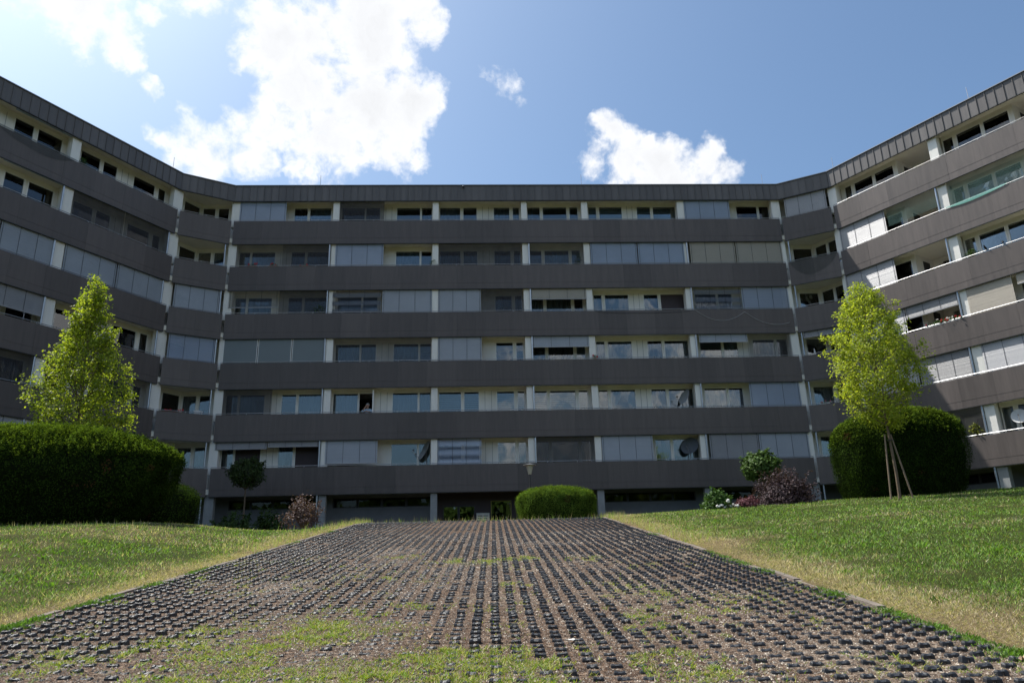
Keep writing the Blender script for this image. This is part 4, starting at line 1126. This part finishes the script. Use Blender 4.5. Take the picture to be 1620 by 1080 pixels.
hedge('low_bush', (-11.6, 24.4), (1.25, 1.0), h1(-11.3, 24) - .1, 4.25, 'small shaded round bush behind the right end of the left hedge', 9000, .05, HD, 'bush', 2.2, .85, 0, .4, 5)
hedge('clipped_bush', (1.47, 27.9), (1.42, 1.15), 2.75, 4.12, 'low oblong clipped hedge on the crest in front of the entrance', 42000, .038, ((.075, .13, .02), (.125, .20, .035)), 'hedge', 2.6, .86, .07, .8, 7)
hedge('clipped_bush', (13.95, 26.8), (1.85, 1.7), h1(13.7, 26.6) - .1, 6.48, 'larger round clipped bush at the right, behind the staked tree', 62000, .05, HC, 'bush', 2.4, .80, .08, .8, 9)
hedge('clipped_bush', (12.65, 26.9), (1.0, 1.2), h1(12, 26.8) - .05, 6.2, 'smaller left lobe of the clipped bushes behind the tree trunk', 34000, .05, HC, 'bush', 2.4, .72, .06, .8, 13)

def shrub(name, c, rx, rz, zb, n, size, cols, label, cat='shrub', stem=0.0, seed=1, wild=.12, mat='shrub', aspect=.6, stems=7, ry=None, leafn=None):
    r = np.random.default_rng(seed); o = empty(name, (c[0], c[1], zb), label, cat); ry = ry or rx
    cz = zb + stem + rz; mb = MB()
    if stem > .3:
        mb.tube([(c[0], c[1], zb - .1), (c[0] + .02, c[1], zb + stem * .6), (c[0], c[1], cz)], [.05, .04, .02], 7)
    ends = []
    for i in range(stems):
        a = r.random() * 6.283; q = r.uniform(.3, .95); e = (c[0] + rx * q * math.cos(a), c[1] + ry * q * math.sin(a), cz + rz * r.uniform(-.1, .95) * math.sqrt(max(0, 1 - q * q * .8)))
        s0 = (c[0] + .05 * math.cos(a), c[1] + .05 * math.sin(a), zb + (stem if stem > .3 else -.05))
        mid = ((s0[0] + e[0]) / 2 + .1 * rx * math.cos(a), (s0[1] + e[1]) / 2, (s0[2] + e[2]) / 2); mb.tube([s0, mid, e], [.016, .011, .004], 4, False); ends.append((mid, e))
    mb.build('stems', M['bark'], o)
    d = r.normal(0, 1, (n, 3)); d /= np.linalg.norm(d, axis=1)[:, None]
    if stem < .3: d[:, 2] = np.abs(d[:, 2]) * 1.0 - .25 * (r.random(n) < .3)
    q = r.uniform(.35, 1, n) ** .5
    f = 1 + wild * np.sin(d[:, 0] * 5 + seed) * np.cos(d[:, 2] * 6 + seed) + wild * .8 * np.sin(d[:, 1] * 9 + d[:, 0] * 7)
    cz_ = cz if stem > .3 else zb + .1
    rzz = rz if stem > .3 else rz * 2 - .1
    P_ = np.stack([c[0] + d[:, 0] * rx * q * f, c[1] + d[:, 1] * ry * q * f, cz_ + d[:, 2] * rzz * q * f], 1)
    sp = int(n * .35)
    if ends:
        k = r.integers(0, len(ends), sp); t = r.random(sp)[:, None] ** .7
        A = np.array([e[0] for e in ends])[k]; B = np.array([e[1] for e in ends])[k]; B = B + (B - A) * .35
        P_ = np.concatenate([P_, A * (1 - t) + B * t + r.normal(0, .03, (sp, 3))]); d = np.concatenate([d, np.tile([[0, -.2, .6]], (sp, 1))])
    foliage('foliage', o, P_, d + np.array([0, 0, .4]), size, mixcol(len(P_), *cols), mat, aspect=aspect, droop=-.3)
    return o
shrub('ball_tree', (-12.6, 35.0), .86, .72, 2.75, 3800, .10, ((.03, .055, .015), (.05, .08, .02)), 'shaded little ball crowned tree in front of the left end of the facade', 'tree', 2.45, 31, .08, stems=12)
shrub('green_shrub', (-12.7, 34.2), .95, .70, 2.7, 2600, .11, ((.04, .08, .02), (.07, .12, .03)), 'low dark green shrub under the small ball tree on the left', 'shrub', 0, 32)
shrub('green_shrub', (-11.2, 34.6), .8, .78, 2.75, 2200, .11, ((.035, .07, .02), (.06, .10, .02)), 'dark green shrub between the ball tree and the red leaved shrub', 'shrub', 0, 33)
shrub('red_leaf_shrub', (-7.75, 27.6), .72, .52, 3.0, 1300, .085, ((.075, .042, .045), (.15, .10, .09)), 'airy dark red leaved shrub at the left of the crest', 'shrub', 0, 34, .3, stems=26)
shrub('ball_tree', (9.2, 28.0), .70, .55, 3.15, 3600, .13, ((.045, .09, .02), (.09, .155, .033)), 'small round tree with sunlit green leaves above the purple smoke bush', 'tree', 1.05, 35, .08, stems=12)
shrub('smoke_bush', (9.45, 26.6), 1.08, .66, 3.1, 5200, .085, ((.045, .028, .036), (.085, .055, .060)), 'wide dark purple smoke bush below the small round tree', 'shrub', 0, 36, .16, stems=34)
shrub('laurel_shrub', (6.9, 26.0), .52, .36, 3.05, 1500, .10, ((.045, .10, .02), (.08, .155, .03)), 'small glossy green shrub behind the white flowers', 'shrub', 0, 37, .12, stems=14)
shrub('dwarf_maple', (7.85, 25.8), .42, .18, 3.1, 1300, .06, ((.11, .04, .055), (.17, .065, .08)), 'low red dwarf maple beside the white flowers', 'shrub', 0, 38, .2, stems=8)
shrub('ground_cover', (17.2, 31.0), 1.3, .35, 2.9, 1500, .09, HD, 'low shaded planting at the foot of the right corner', 'shrub', 0, 39)
fl = empty('white_flowers', (7.05, 25.6, 3.05), 'cluster of round white blooms between the glossy shrub and dwarf maple', 'flowers')
for i in range(11):
    x = 6.72 + .07 * i + rnd.uniform(-.02, .02); z = h1(x, 25.5) + (.26 if i == 6 else rnd.uniform(.06, .16)); y = 25.5 + rnd.uniform(-.1, .1)
    mb = MB(); rr = rnd.uniform(.035, .055) * (1.4 if i == 6 else 1)
    for q in range(14):
        d = Vector((rnd.gauss(0, 1), rnd.gauss(0, 1), rnd.gauss(0, 1))).normalized() * rr * .6; mb.ball((x + d.x, y + d.y, z + d.z), rr * .5, n=5, m=3)
    mb.build('bloom', M['petal_white'], fl); mb = MB(); mb.tube([(x, y, h1(x, y) - .05), (x, y, z)], .006, 4); mb.build('stem', M['bark'], fl)

# wood behind the camera (what the panes mirror)
def wood():
    n = 22000; X = rng.uniform(-75, 75, n); Y = -40 + rng.normal(0, 3, n); top = 8.5 + 4.5 * vnoise(X * .16 + 40, Y * 0 + 3, 71) + 2.5 * vnoise(X * .6 + 40, Y * 0 + 3, 72)
    Z = -1 + (top) * rng.random(n) ** .75
    P_ = np.stack([X, Y, Z], 1); N_ = np.tile([[0, .6, .6]], (n, 1))
    V, F, C = leaf_cloud(P_, N_, 1.5, mixcol(n, (.03, .055, .012), (.07, .11, .025), .4), .8)
    o = add('distant_wood', np_mesh('distant_wood', V, F, C, M['hedge'])); tag(o, 'leafy wood standing opposite the building', 'wood', kind='stuff')
wood()

# ------------------------------------------------------------------ street lamp
lp = empty('street_lamp', (.60, 31.0, h1(.6, 31)), 'slim park lamp with conical head behind the low clipped hedge', 'street lamp')
mb = MB(); mb.tube([(.60, 31, 2.8), (.60, 31, 5.05)], [.045, .032], 8); mb.build('pole', M['rib'], lp)
mb = MB(); mb.tube([(.60, 31, 5.05), (.60, 31, 5.13), (.60, 31, 5.42)], [.06, .085, .15], 12); mb.build('lamp_shade', M['lamp_glass'], lp, smooth=False)
mb = MB(); mb.tube([(.60, 31, 5.422), (.60, 31, 5.445), (.60, 31, 5.49)], [.27, .27, .05], 16); mb.build('hood', M['rail'], lp)

# ------------------------------------------------------------------ things on the balconies
def dish(seg, u, off, z, rad, yaw, mat, label, tilt=25):
    p = Vector(seg(u, off, z)); o = empty('satellite_dish', p, label, 'satellite dish')
    Rm = Matrix.Rotation(math.radians(yaw), 3, 'Z') @ Matrix.Rotation(math.radians(-tilt), 3, 'X')   # dish looks along local -Y
    mb = MB(); n = 20; rings = []
    for (q, side) in [(1, 0), (.97, 1), (.66, 1), (.33, 1), (.04, 1)]:
        row = []
        for k in range(n):
            a = 2 * math.pi * k / n; v = Vector((rad * q * .92 * math.cos(a), rad * .22 * (1 - q * q) + (0 if side else 0), rad * q * math.sin(a)))
            row.append(len(mb.v)); mb.v.append(tuple(p + Rm @ v))
        rings.append(row)
    for a, b in zip(rings, rings[1:]):
        for k in range(n): mb.f.append((a[k], a[(k + 1) % n], b[(k + 1) % n], b[k]))
    mb.f.append(tuple(rings[-1])); mb.build('reflector', M[mat], o)
    mb = MB(); mb.tube([p + Rm @ Vector((0, .05, -rad * .95)), p + Rm @ Vector((0, -rad * 1.0, -rad * .6))], .014, 5); mb.build('arm', M['rail'], o)
    mb = MB(); e = p + Rm @ Vector((0, -rad * 1.0, -rad * .5)); mb.tube([e, e + Rm @ Vector((0, .10, .03))], .032, 8); mb.build('receiver', M['dark'], o)
    mb = MB(); b = p + Rm @ Vector((0, rad * .24, 0)); mb.tube([b, b + Vector((0, .08, -.05)), (b.x, b.y + .08, z - rad * 1.0 - .7)], .02, 6); mb.build('mount', M['rail'], o)
dish(SC, 25.15, .45, 8.83 + 1.3, .46, -66, 'dish_grey', 'grey satellite dish turned sideways on the second balcony row, right of centre')
dish(SC, 25.2, .50, 6.15 + 1.3, .52, -28, 'dish_dark', 'large dark satellite dish on the lowest balcony row right of centre')
dish(SC, 10.95, .45, 6.15 + 1.3, .56, -62, 'dish_grey', 'large grey satellite dish on the lowest balcony left of the entrance')
dish(SR, 6.95, .35, 6.0 + 1.3, .36, -40, 'dish_white', 'white satellite dish on the sunlit lowest balcony at the right edge')

def plant(seg, u, off, k, rx, hgt, label, col=((.04, .09, .02), (.08, .14, .03)), n=260, size=.07, flower=None, seed=0, box=0, cat='potted plant'):
    """pot or trough with leaves (and blooms) at handrail height"""
    z = zt(k) - .10; p = Vector(seg(u, off, z)); r = np.random.default_rng(seed + 100); o = empty('flower_box' if box else 'potted_plant', p, label, 'flower box' if box else cat)
    mb = MB()
    if box: mb.box(u - box / 2, u + box / 2, off - .08, off + .08, z, z + .15, lambda a, b, c: seg(a, b, c)); mb.build('trough', M['box_white'] if flower != 'redonly' else M['pot'], o)
    else: mb.tube([seg(u, off, z - .12), seg(u, off, z + .12)], [.08, .12], 10); mb.build('pot', M['pot'], o)
    w = box / 2 if box else rx
    U = r.uniform(-1, 1, n) if box else np.clip(r.normal(0, .45, n), -1, 1); h = r.random(n) ** .8 * hgt * (1 - .45 * np.abs(U) ** 2)
    O = r.normal(0, .08, n); P_ = np.array([seg(u + w * a, off + b, z + .12 + c) for a, b, c in zip(U, O, h)])
    foliage('foliage', o, P_, np.tile([[0, -.5, .8]], (n, 1)), size, mixcol(n, *col), 'shrub')
    if flower:
        names = {'red': ['red'], 'redonly': ['red'], 'mix': ['red', 'red', 'petal_white'], 'pink': ['pink']}[flower]
        for i in range(max(3, int((box or .3) * 9))):
            mb = MB(); uu = u + r.uniform(-w, w); zz = z + .14 + r.uniform(.05, hgt * .95); oo = off - .06 + r.normal(0, .05)
            for q in range(6): d = r.normal(0, .022, 3); mb.ball(np.array(seg(uu, oo, zz)) + d, .026, n=5, m=3)
            mb.build('bloom', M[names[i % len(names)]], o)
    return o
plant(SC, 11.42, .22, 5, .22, .42, 'bushy potted plant beside the white column in the second row from the roof', seed=1)
plant(SC, 19.72, .30, 5, .17, .75, 'tall dark potted plant by the column right of centre, second row from the roof', seed=2, col=((.03, .06, .02), (.05, .09, .02)), n=420)
plant(SC, 1.27, .12, 5, .3, .2, 'left flower box of red and yellow blooms, second balcony row at far left', flower='redonly', box=.55, seed=3, n=120)
plant(SC, 2.45, .12, 5, .3, .2, 'flower box with dark red blooms at the middle of the far left bay, second row', flower='redonly', box=.55, seed=4, n=120)
plant(SC, 4.2, .12, 5, .3, .12, 'low flower box with few blooms on the second balcony row, left of the rain pipe', flower='redonly', box=.5, seed=5, n=90)
plant(SC, 5.1, .2, 4, .5, .5, 'wide thin leaved plant on the third balcony row beside the rain pipe', seed=6, n=240, size=.10)
plant(SC, 20.32, .10, 3, .14, .22, 'single pot of red geraniums on the fourth balcony row by the central column', flower='red', seed=7, n=90)
plant(SR, 4.75, .08, 3, .3, .24, 'sunlit flower box of red and white geraniums on the right wing', flower='mix', box=1.75, seed=8, n=340)
plant(SR, 6.55, .25, 4, .28, .45, 'green potted plant behind the rail near the two black birds', seed=9, n=420)
plant(SR, 5.0, .25, 6, .2, .25, 'small pale potted plant on the top balcony of the right wing', seed=10, col=((.16, .18, .10), (.3, .3, .2)), n=120)
plant(SR, 5.1, .15, 1, .3, .6, 'spiky yellow green plant on the lowest sunlit balcony at right', seed=11, col=((.12, .15, .02), (.3, .3, .05)), n=260, size=.13)
plant(SLf, 5.45, .20, 6, .22, .42, 'green potted plant by the column on the top balcony of the left wing', seed=12, n=420)
plant(DR, .9, .12, 2, .2, .15, 'pink flowers hanging on the recessed balcony at the right corner', flower='pink', seed=13, box=.5, n=60)
plant(DL, .75, .2, 2, .3, .15, 'red flower box on the recessed balcony at the left corner', flower='redonly', box=1.1, seed=14, n=90)

# folded chair, cart and small things
def chair(seg, u, off, k, mat, label, name='garden_chair'):
    z = zfl(k); p = seg(u, off, z); o = empty(name, p, label, 'chair'); T = lambda a, b, c: seg(u + a, off + b, z + c)
    mb = MB(); mb.box(-.22, .22, -.2, .2, .60, .64, T); mb.build('seat', M[mat], o)
    mb = MB()
    for i in range(4): mb.box(-.20 + i * .115, -.14 + i * .115, .2, .23, .75, 1.28, T)
    mb.box(-.23, .23, .195, .235, 1.28, 1.36, T); mb.box(-.23, .23, .195, .235, .64, .75, T); mb.build('backrest', M[mat], o)
    for a in (-.2, .2):
        for b in (-.18, .18):
            mb = MB(); mb.box(a - .018, a + .018, b - .018, b + .018, 0, .6, T); mb.build('leg', M[mat], o)
chair(DL, 2.15, .5, 2, 'plastic_white', 'white slatted garden chair on the recessed balcony at the left corner')
chair(SC, 25.2, .5, 6, 'plastic_white', 'white slatted chair on the top balcony right of centre')
chair(SC, 18.8, .5, 6, 'plastic_white', 'white slatted chair on the top balcony of the narrow middle bay')
# hanging cable on the right
pts = []
for (a, b) in (((26.0, 15.08), (28.9, 14.86)), ((28.9, 14.86), (31.4, 14.2))):
    for i in range(13):
        t = i / 12; sag = .62 if a[0] < 27 else .38; pts.append(SC(a[0] + (b[0] - a[0]) * t, -.05, a[1] + (b[1] - a[1]) * t - sag * 4 * t * (1 - t)))
mb = MB(); mb.tube(pts, .011, 5); tag(mb.build('hanging_cable', M['cable_white']), 'thin pale cable drooping in two loops across the balustrade at right', 'cable')
pts = [SC(20.5 + 5.4 * i / 16, -.04, zt(4) - .05 - .12 * math.sin(i / 16 * math.pi) ** .5) for i in range(17)]
mb = MB(); mb.tube(pts, .009, 5); tag(mb.build('hanging_cable', M['cord']), 'dark cable slung just under the handrail left of the pale cable', 'cable')
# green bird nets draped over the rails
def drape(seg, u0, u1, k, d, label, mat='net_fold'):
    mb = MB(); n = 24
    for i in range(n):
        a, b = i / n, (i + 1) / n; f = lambda t: d * (math.sin(t * math.pi) ** .7) * (1 + .08 * math.sin(t * 7))
        ua, ub = u0 + (u1 - u0) * a, u0 + (u1 - u0) * b
        mb.quad(seg(ua, -.03, zt(k) + .09), seg(ub, -.03, zt(k) + .09), seg(ub, -.05, zt(k) + .07 - f(b)), seg(ua, -.05, zt(k) + .07 - f(a)))
    tag(mb.build('draped_net', M[mat]), label, 'net')
drape(SLf, 5.9, 9.6, 6, .55, 'dark green net sagging over the top balcony rail of the left wing', 'net_faint')
drape(SR, 5.9, 8.8, 5, .16, 'turquoise folds of net spilling over the rail of the right wing')
drape(DR, .1, 2.7, 5, 1.05, 'dark net draped over the recessed corner balustrade at right', 'net_faint')
# two birds on a handrail
def bird(u, yaw, label):
    p = Vector(SR(u, .03, zt(4) + .106)); o = empty('bird', p, label, 'bird'); Rm = Matrix.Rotation(yaw, 3, 'Z')
    mb = MB()
    sec = [(-.17, .012, .03), (-.10, .03, .055), (-.03, .055, .085), (.04, .058, .11), (.09, .04, .145), (.115, .032, .175), (.15, .028, .185), (.175, .012, .178), (.20, .004, .172)]
    rings = []
    for (x, r, z) in sec:
        row = []
        for k in range(8):
            a = 2 * math.pi * k / 8; row.append(len(mb.v)); mb.v.append(tuple(p + Rm @ Vector((x, r * math.cos(a) * .9, z + r * math.sin(a)))))
        rings.append(row)
    for a, b in zip(rings, rings[1:]):
        for k in range(8): mb.f.append((a[k], a[(k + 1) % 8], b[(k + 1) % 8], b[k]))
    mb.f.append(tuple(rings[0])); mb.f.append(tuple(reversed(rings[-1]))); mb.build('body', M['feather'], o, smooth=True)
    for s in (-1, 1): mb = MB(); mb.tube([p + Rm @ Vector((.02, s * .02, -.008)), p + Rm @ Vector((.02, s * .02, .07))], .006, 5); mb.build('leg', M['feather'], o)
bird(7.27, -2.5, 'black bird perched left on the sunlit handrail of the right wing')
bird(8.03, .9, 'black bird perched right on the sunlit handrail of the right wing')

# ------------------------------------------------------------------ the person at the rail
def person():
    k = 2; z0 = zfl(k); u, off = 7.93, .42
    S = lambda du, do, dz: Vector(SC(u + du, off + do, z0 + dz))
    o = empty('person', S(0, 0, 0), 'person in a light blue shirt leaning on the balcony rail, one hand at the head', 'person')
    def skin(name, vs, es, rad, mat, root, lv=2):
        me = bpy.data.meshes.new(name); me.from_pydata([tuple(v - o.location) for v in vs], es, [])
        ob = bpy.data.objects.new(name, me); link(ob, o); me.materials.append(M[mat])
        md = ob.modifiers.new('skin', 'SKIN'); md.use_smooth_shade = True
        for i, r in enumerate(rad):
            sv = me.skin_vertices[0].data[i]; sv.radius = (r, r) if not isinstance(r, tuple) else r; sv.use_root = (i == root)
        sb = ob.modifiers.new('sub', 'SUBSURF'); sb.levels = lv; sb.render_levels = lv
        return ob
    # pelvis root; forearm on the rail at the left, right hand lifted to the head
    v = {}
    J = [('pel', S(0, .12, .86), .135), ('spi', S(0, .06, 1.04), .125), ('che', S(0, -.02, 1.20), .135), ('nec', S(.0, -.06, 1.34), .052), ('hea', S(-.0, -.09, 1.43), .066), ('cro', S(-.0, -.09, 1.52), .085), ('top', S(0, -.08, 1.585), .062),
         ('shL', S(-.17, -.03, 1.26), .062), ('elL', S(-.27, -.24, 1.13), .045), ('wrL', S(-.13, -.30, 1.30), .030), ('haL', S(-.07, -.22, 1.43), .032),
         ('shR', S(.17, -.03, 1.26), .062), ('elR', S(.27, -.22, 1.13), .045), ('wrR', S(.05, -.40, 1.12), .030), ('haR', S(-.03, -.42, 1.12), .032),
         ('hiL', S(-.10, .12, .80), .095), ('knL', S(-.11, .08, .46), .062), ('anL', S(-.11, .13, .08), .040), ('toL', S(-.12, -.03, .03), .038),
         ('hiR', S(.10, .12, .80), .095), ('knR', S(.11, .05, .46), .062), ('anR', S(.11, .13, .08), .040), ('toR', S(.12, -.03, .03), .038)]
    ix = {n: i for i, (n, _, _) in enumerate(J)}
    E_ = [(ix[a], ix[b]) for a, b in (('pel', 'spi'), ('spi', 'che'), ('che', 'nec'), ('nec', 'hea'), ('hea', 'cro'), ('cro', 'top'), ('che', 'shL'), ('shL', 'elL'), ('elL', 'wrL'), ('wrL', 'haL'), ('che', 'shR'), ('shR', 'elR'), ('elR', 'wrR'), ('wrR', 'haR'),
          ('pel', 'hiL'), ('hiL', 'knL'), ('knL', 'anL'), ('anL', 'toL'), ('pel', 'hiR'), ('hiR', 'knR'), ('knR', 'anR'), ('anR', 'toR'))]
    # fingers grown from the two hands
    vs = [p for _, p, _ in J]; rad = [r for _, _, r in J]
    for hand, dirv in (('haL', Vector((.3, .2, .9))), ('haR', Vector((-.9, -.1, -.15)))):
        for f in range(4):
            side = Vector((.0, .6, 0)) if hand == 'haR' else Vector((.6, 0, 0)); a = vs[ix[hand]] + side * (.018 * (f - 1.5)) + dirv * .035
            b = a + dirv * (.034 - .004 * abs(f - 1)); c = b + (dirv + Vector((0, 0, -.6 if hand == 'haR' else -.1))) * .026
            n = len(vs); vs += [a, b, c]; rad += [.010, .009, .008]; E_ += [(ix[hand], n), (n, n + 1), (n + 1, n + 2)]
        t = vs[ix[hand]] + Vector((.02, -.02, .035)); n = len(vs); vs.append(t); rad.append(.010); E_.append((ix[hand], n)); vs.append(t + Vector((.0, -.01, .03))); rad.append(.009); E_.append((n, n + 1))
    skin('body', vs, E_, rad, 'skin', 0)
    q = ['spi', 'che', 'shL', 'elL', 'shR', 'elR', 'pel']; names = {n: i for i, n in enumerate(q)}
    w1 = J[ix['elL']][1].lerp(J[ix['wrL']][1], .55); w2 = J[ix['elR']][1].lerp(J[ix['wrR']][1], .55); nk = J[ix['che']][1].lerp(J[ix['nec']][1], .75)
    pv = [J[ix[n]][1] for n in q] + [w1, w2, nk]
    skin('shirt', pv, [(0, 1), (1, 2), (2, 3), (1, 4), (4, 5), (0, 6), (3, 7), (5, 8), (1, 9)], [.150, .160, .080, .062, .080, .062, .15, .05, .05, .07], 'shirt', 0)
    tv = [J[ix[n]][1] for n in ('pel', 'hiL', 'knL', 'anL', 'hiR', 'knR', 'anR')]
    skin('trousers', tv, [(0, 1), (1, 2), (2, 3), (0, 4), (4, 5), (5, 6)], [.15, .11, .08, .062, .11, .08, .062], 'trouser', 0)
    c = S(0, -.085, 1.53)
    mb = MB(); mb.ball(c + Vector((0, .028, .025)), .098, .098, .092, 14, 9); mb.build('hair', M['hair'], o, smooth=True)
    for s in (-1, 1):
        mb = MB(); mb.ball(c + Vector((s * .030, -.082, -.012)), .011, n=8, m=5); mb.build('eye', M['dark'], o, smooth=True)
        mb = MB(); mb.ball(c + Vector((s * .094, .0, -.02)), .014, .022, .030, 8, 6); mb.build('ear', M['skin'], o, smooth=True)
    mb = MB(); mb.hexa([tuple(c + Vector(q)) for q in ((-.016, -.08, -.05), (.016, -.08, -.05), (.010, -.07, -.05), (-.010, -.07, -.05), (-.006, -.085, .0), (.006, -.085, .0), (.005, -.07, .0), (-.005, -.07, .0))]); mb.build('nose', M['skin'], o)
    mb = MB(); mb.ball(c + Vector((0, -.080, -.068)), .024, .008, .006, 8, 4); mb.build('mouth', M['plastic_red'], o)
person()

# ------------------------------------------------------------------ litter and fallen leaves on the ramp
def fallen(x, y, s, mat, label, name='fallen_leaf', cat='leaf', up=.03):
    z = h1(x, y) + .012; a = rnd.uniform(0, 6.28); mb = MB()
    pr = []
    for i in range(9):
        t = a + 2 * math.pi * i / 9; q = s * (1 if i % 2 else .62) * rnd.uniform(.8, 1.1); pr.append((x + q * math.cos(t), y + q * .75 * math.sin(t), z + up * rnd.uniform(0, 1.2)))
    i0 = 0; mb.v = [(x, y, z + up * .3)] + pr + [(x, y, z + up * .3 - .003)] + [(p[0], p[1], p[2] - .003) for p in pr]
    for i in range(9): mb.f.append((0, 1 + i, 1 + (i + 1) % 9)); mb.f.append((10, 11 + (i + 1) % 9, 11 + i))
    for i in range(9): mb.f.append((1 + i, 11 + i, 11 + (i + 1) % 9, 1 + (i + 1) % 9))
    tag(mb.build(name, M[mat]), label, cat)
M['dryleaf'] = simple('dry_leaf', (.42, .30, .20), .8, 0, .2, 30)
fallen(-.74, 6.55, .045, 'dryleaf', 'pale curled dead leaf standing in the weeds just left of centre', up=.06)
fallen(-1.42, 6.5, .05, 'dryleaf', 'flat pale dead leaf left of the curled one', up=.015)
fallen(.42, 6.45, .055, 'petal_white', 'flat white paper scrap among the studs near the bottom centre', 'paper_scrap', 'litter', .01)
fallen(-6.1, 10.6, .07, 'dryleaf', 'brown dead leaf on the dry grass beside the left kerb')
fallen(2.2, 24.0, .035, 'red', 'tiny red bottle cap near the top of the ramp at right', 'bottle_cap', 'litter', .01)
fallen(-6.3, 21.5, .09, 'dryleaf', 'reddish dead leaf far up on the left lawn')
fallen(3.4, 5.45, .03, 'dryleaf', 'small orange brown leaf by the weeds at the lower right kerb')
